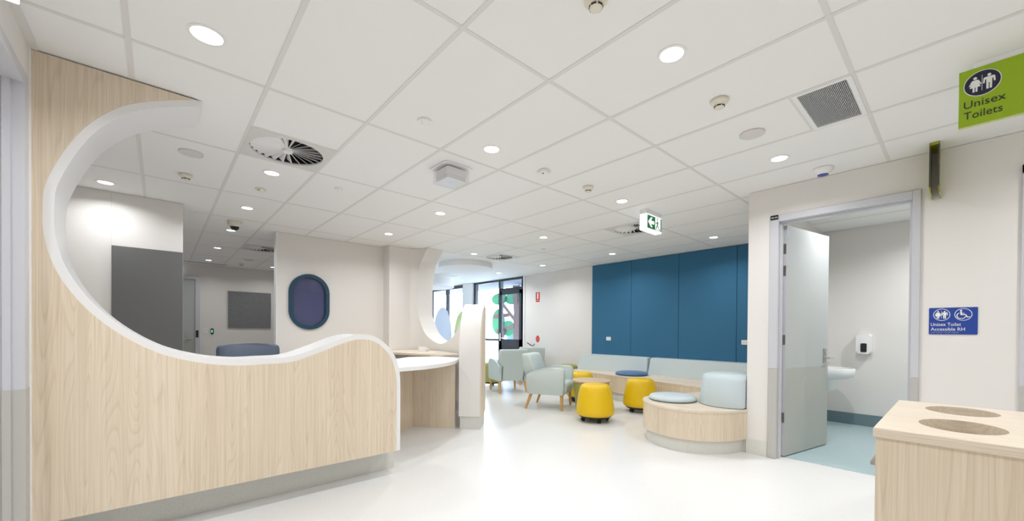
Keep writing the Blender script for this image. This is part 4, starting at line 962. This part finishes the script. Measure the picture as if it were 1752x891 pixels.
# petals in the lounge
def petal(u, v, w_, h_, rot, m, label):
    e = empty('petal_screen', (u, v, 0), rot); tag(e, label, 'play screen')
    out = [(-w_ / 2 * 0.8, 0.0), (w_ / 2 * 0.8, 0.0)] + [(w_ / 2 * math.cos(t) * (1.0), h_ * 0.62 + h_ * 0.38 * (max(0.0, math.sin(t))) ** 0.9) for t in [PI * k / 24 for k in range(25)]]
    prism('panel', out, -0.02, 0.02, m, e, 'xz', bev=0.008, seg=2); box('foot', -w_ / 2 * 0.85, w_ / 2 * 0.85, -0.06, 0.06, 0.0, 0.03, 'petalwhite', e)
petal(4.72, 7.80, 0.40, 1.78, -0.54, 'petalblue', 'pale blue rounded play screen seen through the curved opening')
petal(5.10, 7.57, 0.38, 1.70, -0.54, 'petalgreen', 'green rounded play screen beside the pale blue one'); petal(4.36, 7.66, 0.26, 1.33, -0.54, 'petalwhite', 'low white rounded play screen left of the blue one')

# ================================================================== OUTSIDE
struct(box('ground_outside', 7.32, 40, -10, 45, -0.25, -0.05, 'concrete'), 'pale paved ground outside the glazing')
tag(box('canopy_roof', 7.40, 9.2, 6.5, 20.0, 2.80, 2.95, 'soffit'), 'grey canopy roof outside above the glazing', 'canopy')
ow = struct(box('wall_outside', 14.0, 14.2, 4.0, 26.0, -0.05, 2.2, 'outwall'), 'white boundary wall outside')
t = empty('play_tree', (8.7, 9.75, -0.05)); tag(t, 'decorative play tree with brown trunk and green leaf panels outside', 'play tree')
prism('trunk', [(-0.42, 0), (0.16, 0), (0.10, 1.0), (0.08, 1.9), (0.16, 2.8), (-0.02, 2.8), (-0.10, 2.1), (-0.34, 2.8), (-0.46, 2.8), (-0.34, 1.6)], -0.08, 0.08, 'bark', t, 'yz', bev=0.01, seg=1)
for pts in ([(0.05, 1.62), (0.05, 1.76), (0.75, 2.38), (0.80, 2.28)], [(0.05, 1.42), (0.05, 1.54), (0.95, 1.34), (0.95, 1.22)], [(0.30, 1.78), (0.35, 1.9), (1.12, 1.86), (1.12, 1.74)], [(0.45, 1.36), (0.55, 1.40), (0.72, 1.02), (0.62, 1.0)]):
    prism('branch', pts, -0.10, -0.06, 'bark', t, 'yz', autos=None)
for k_, (y_, w_, m_) in enumerate(((-0.52, 0.07, 'bark'), (-0.38, 0.05, 'concrete'), (-0.27, 0.06, 'soffit'), (-0.14, 0.06, 'bark'), (0.0, 0.05, 'outblue'))):
    box('post', 0.10, 0.16, y_, y_ + w_, 0, 2.9, m_, t)
for (c, a, b_) in (((0.88, 2.40), 0.42, 0.20), ((0.22, 2.38), 0.34, 0.20), ((0.92, 1.62), 0.34, 0.44), ((0.40, 1.40), 0.34, 0.26)):
    prism('leaf', ellipse(a, b_, 32, c), -0.05, -0.02, 'leafgreen', t, 'yz', autos=None)
tag(box('play_board', 9.4, 9.5, 10.6, 11.1, -0.05, 1.35, 'outblue', None, 0.02, 2), 'blue play panel outside beyond the glass door', 'play panel')
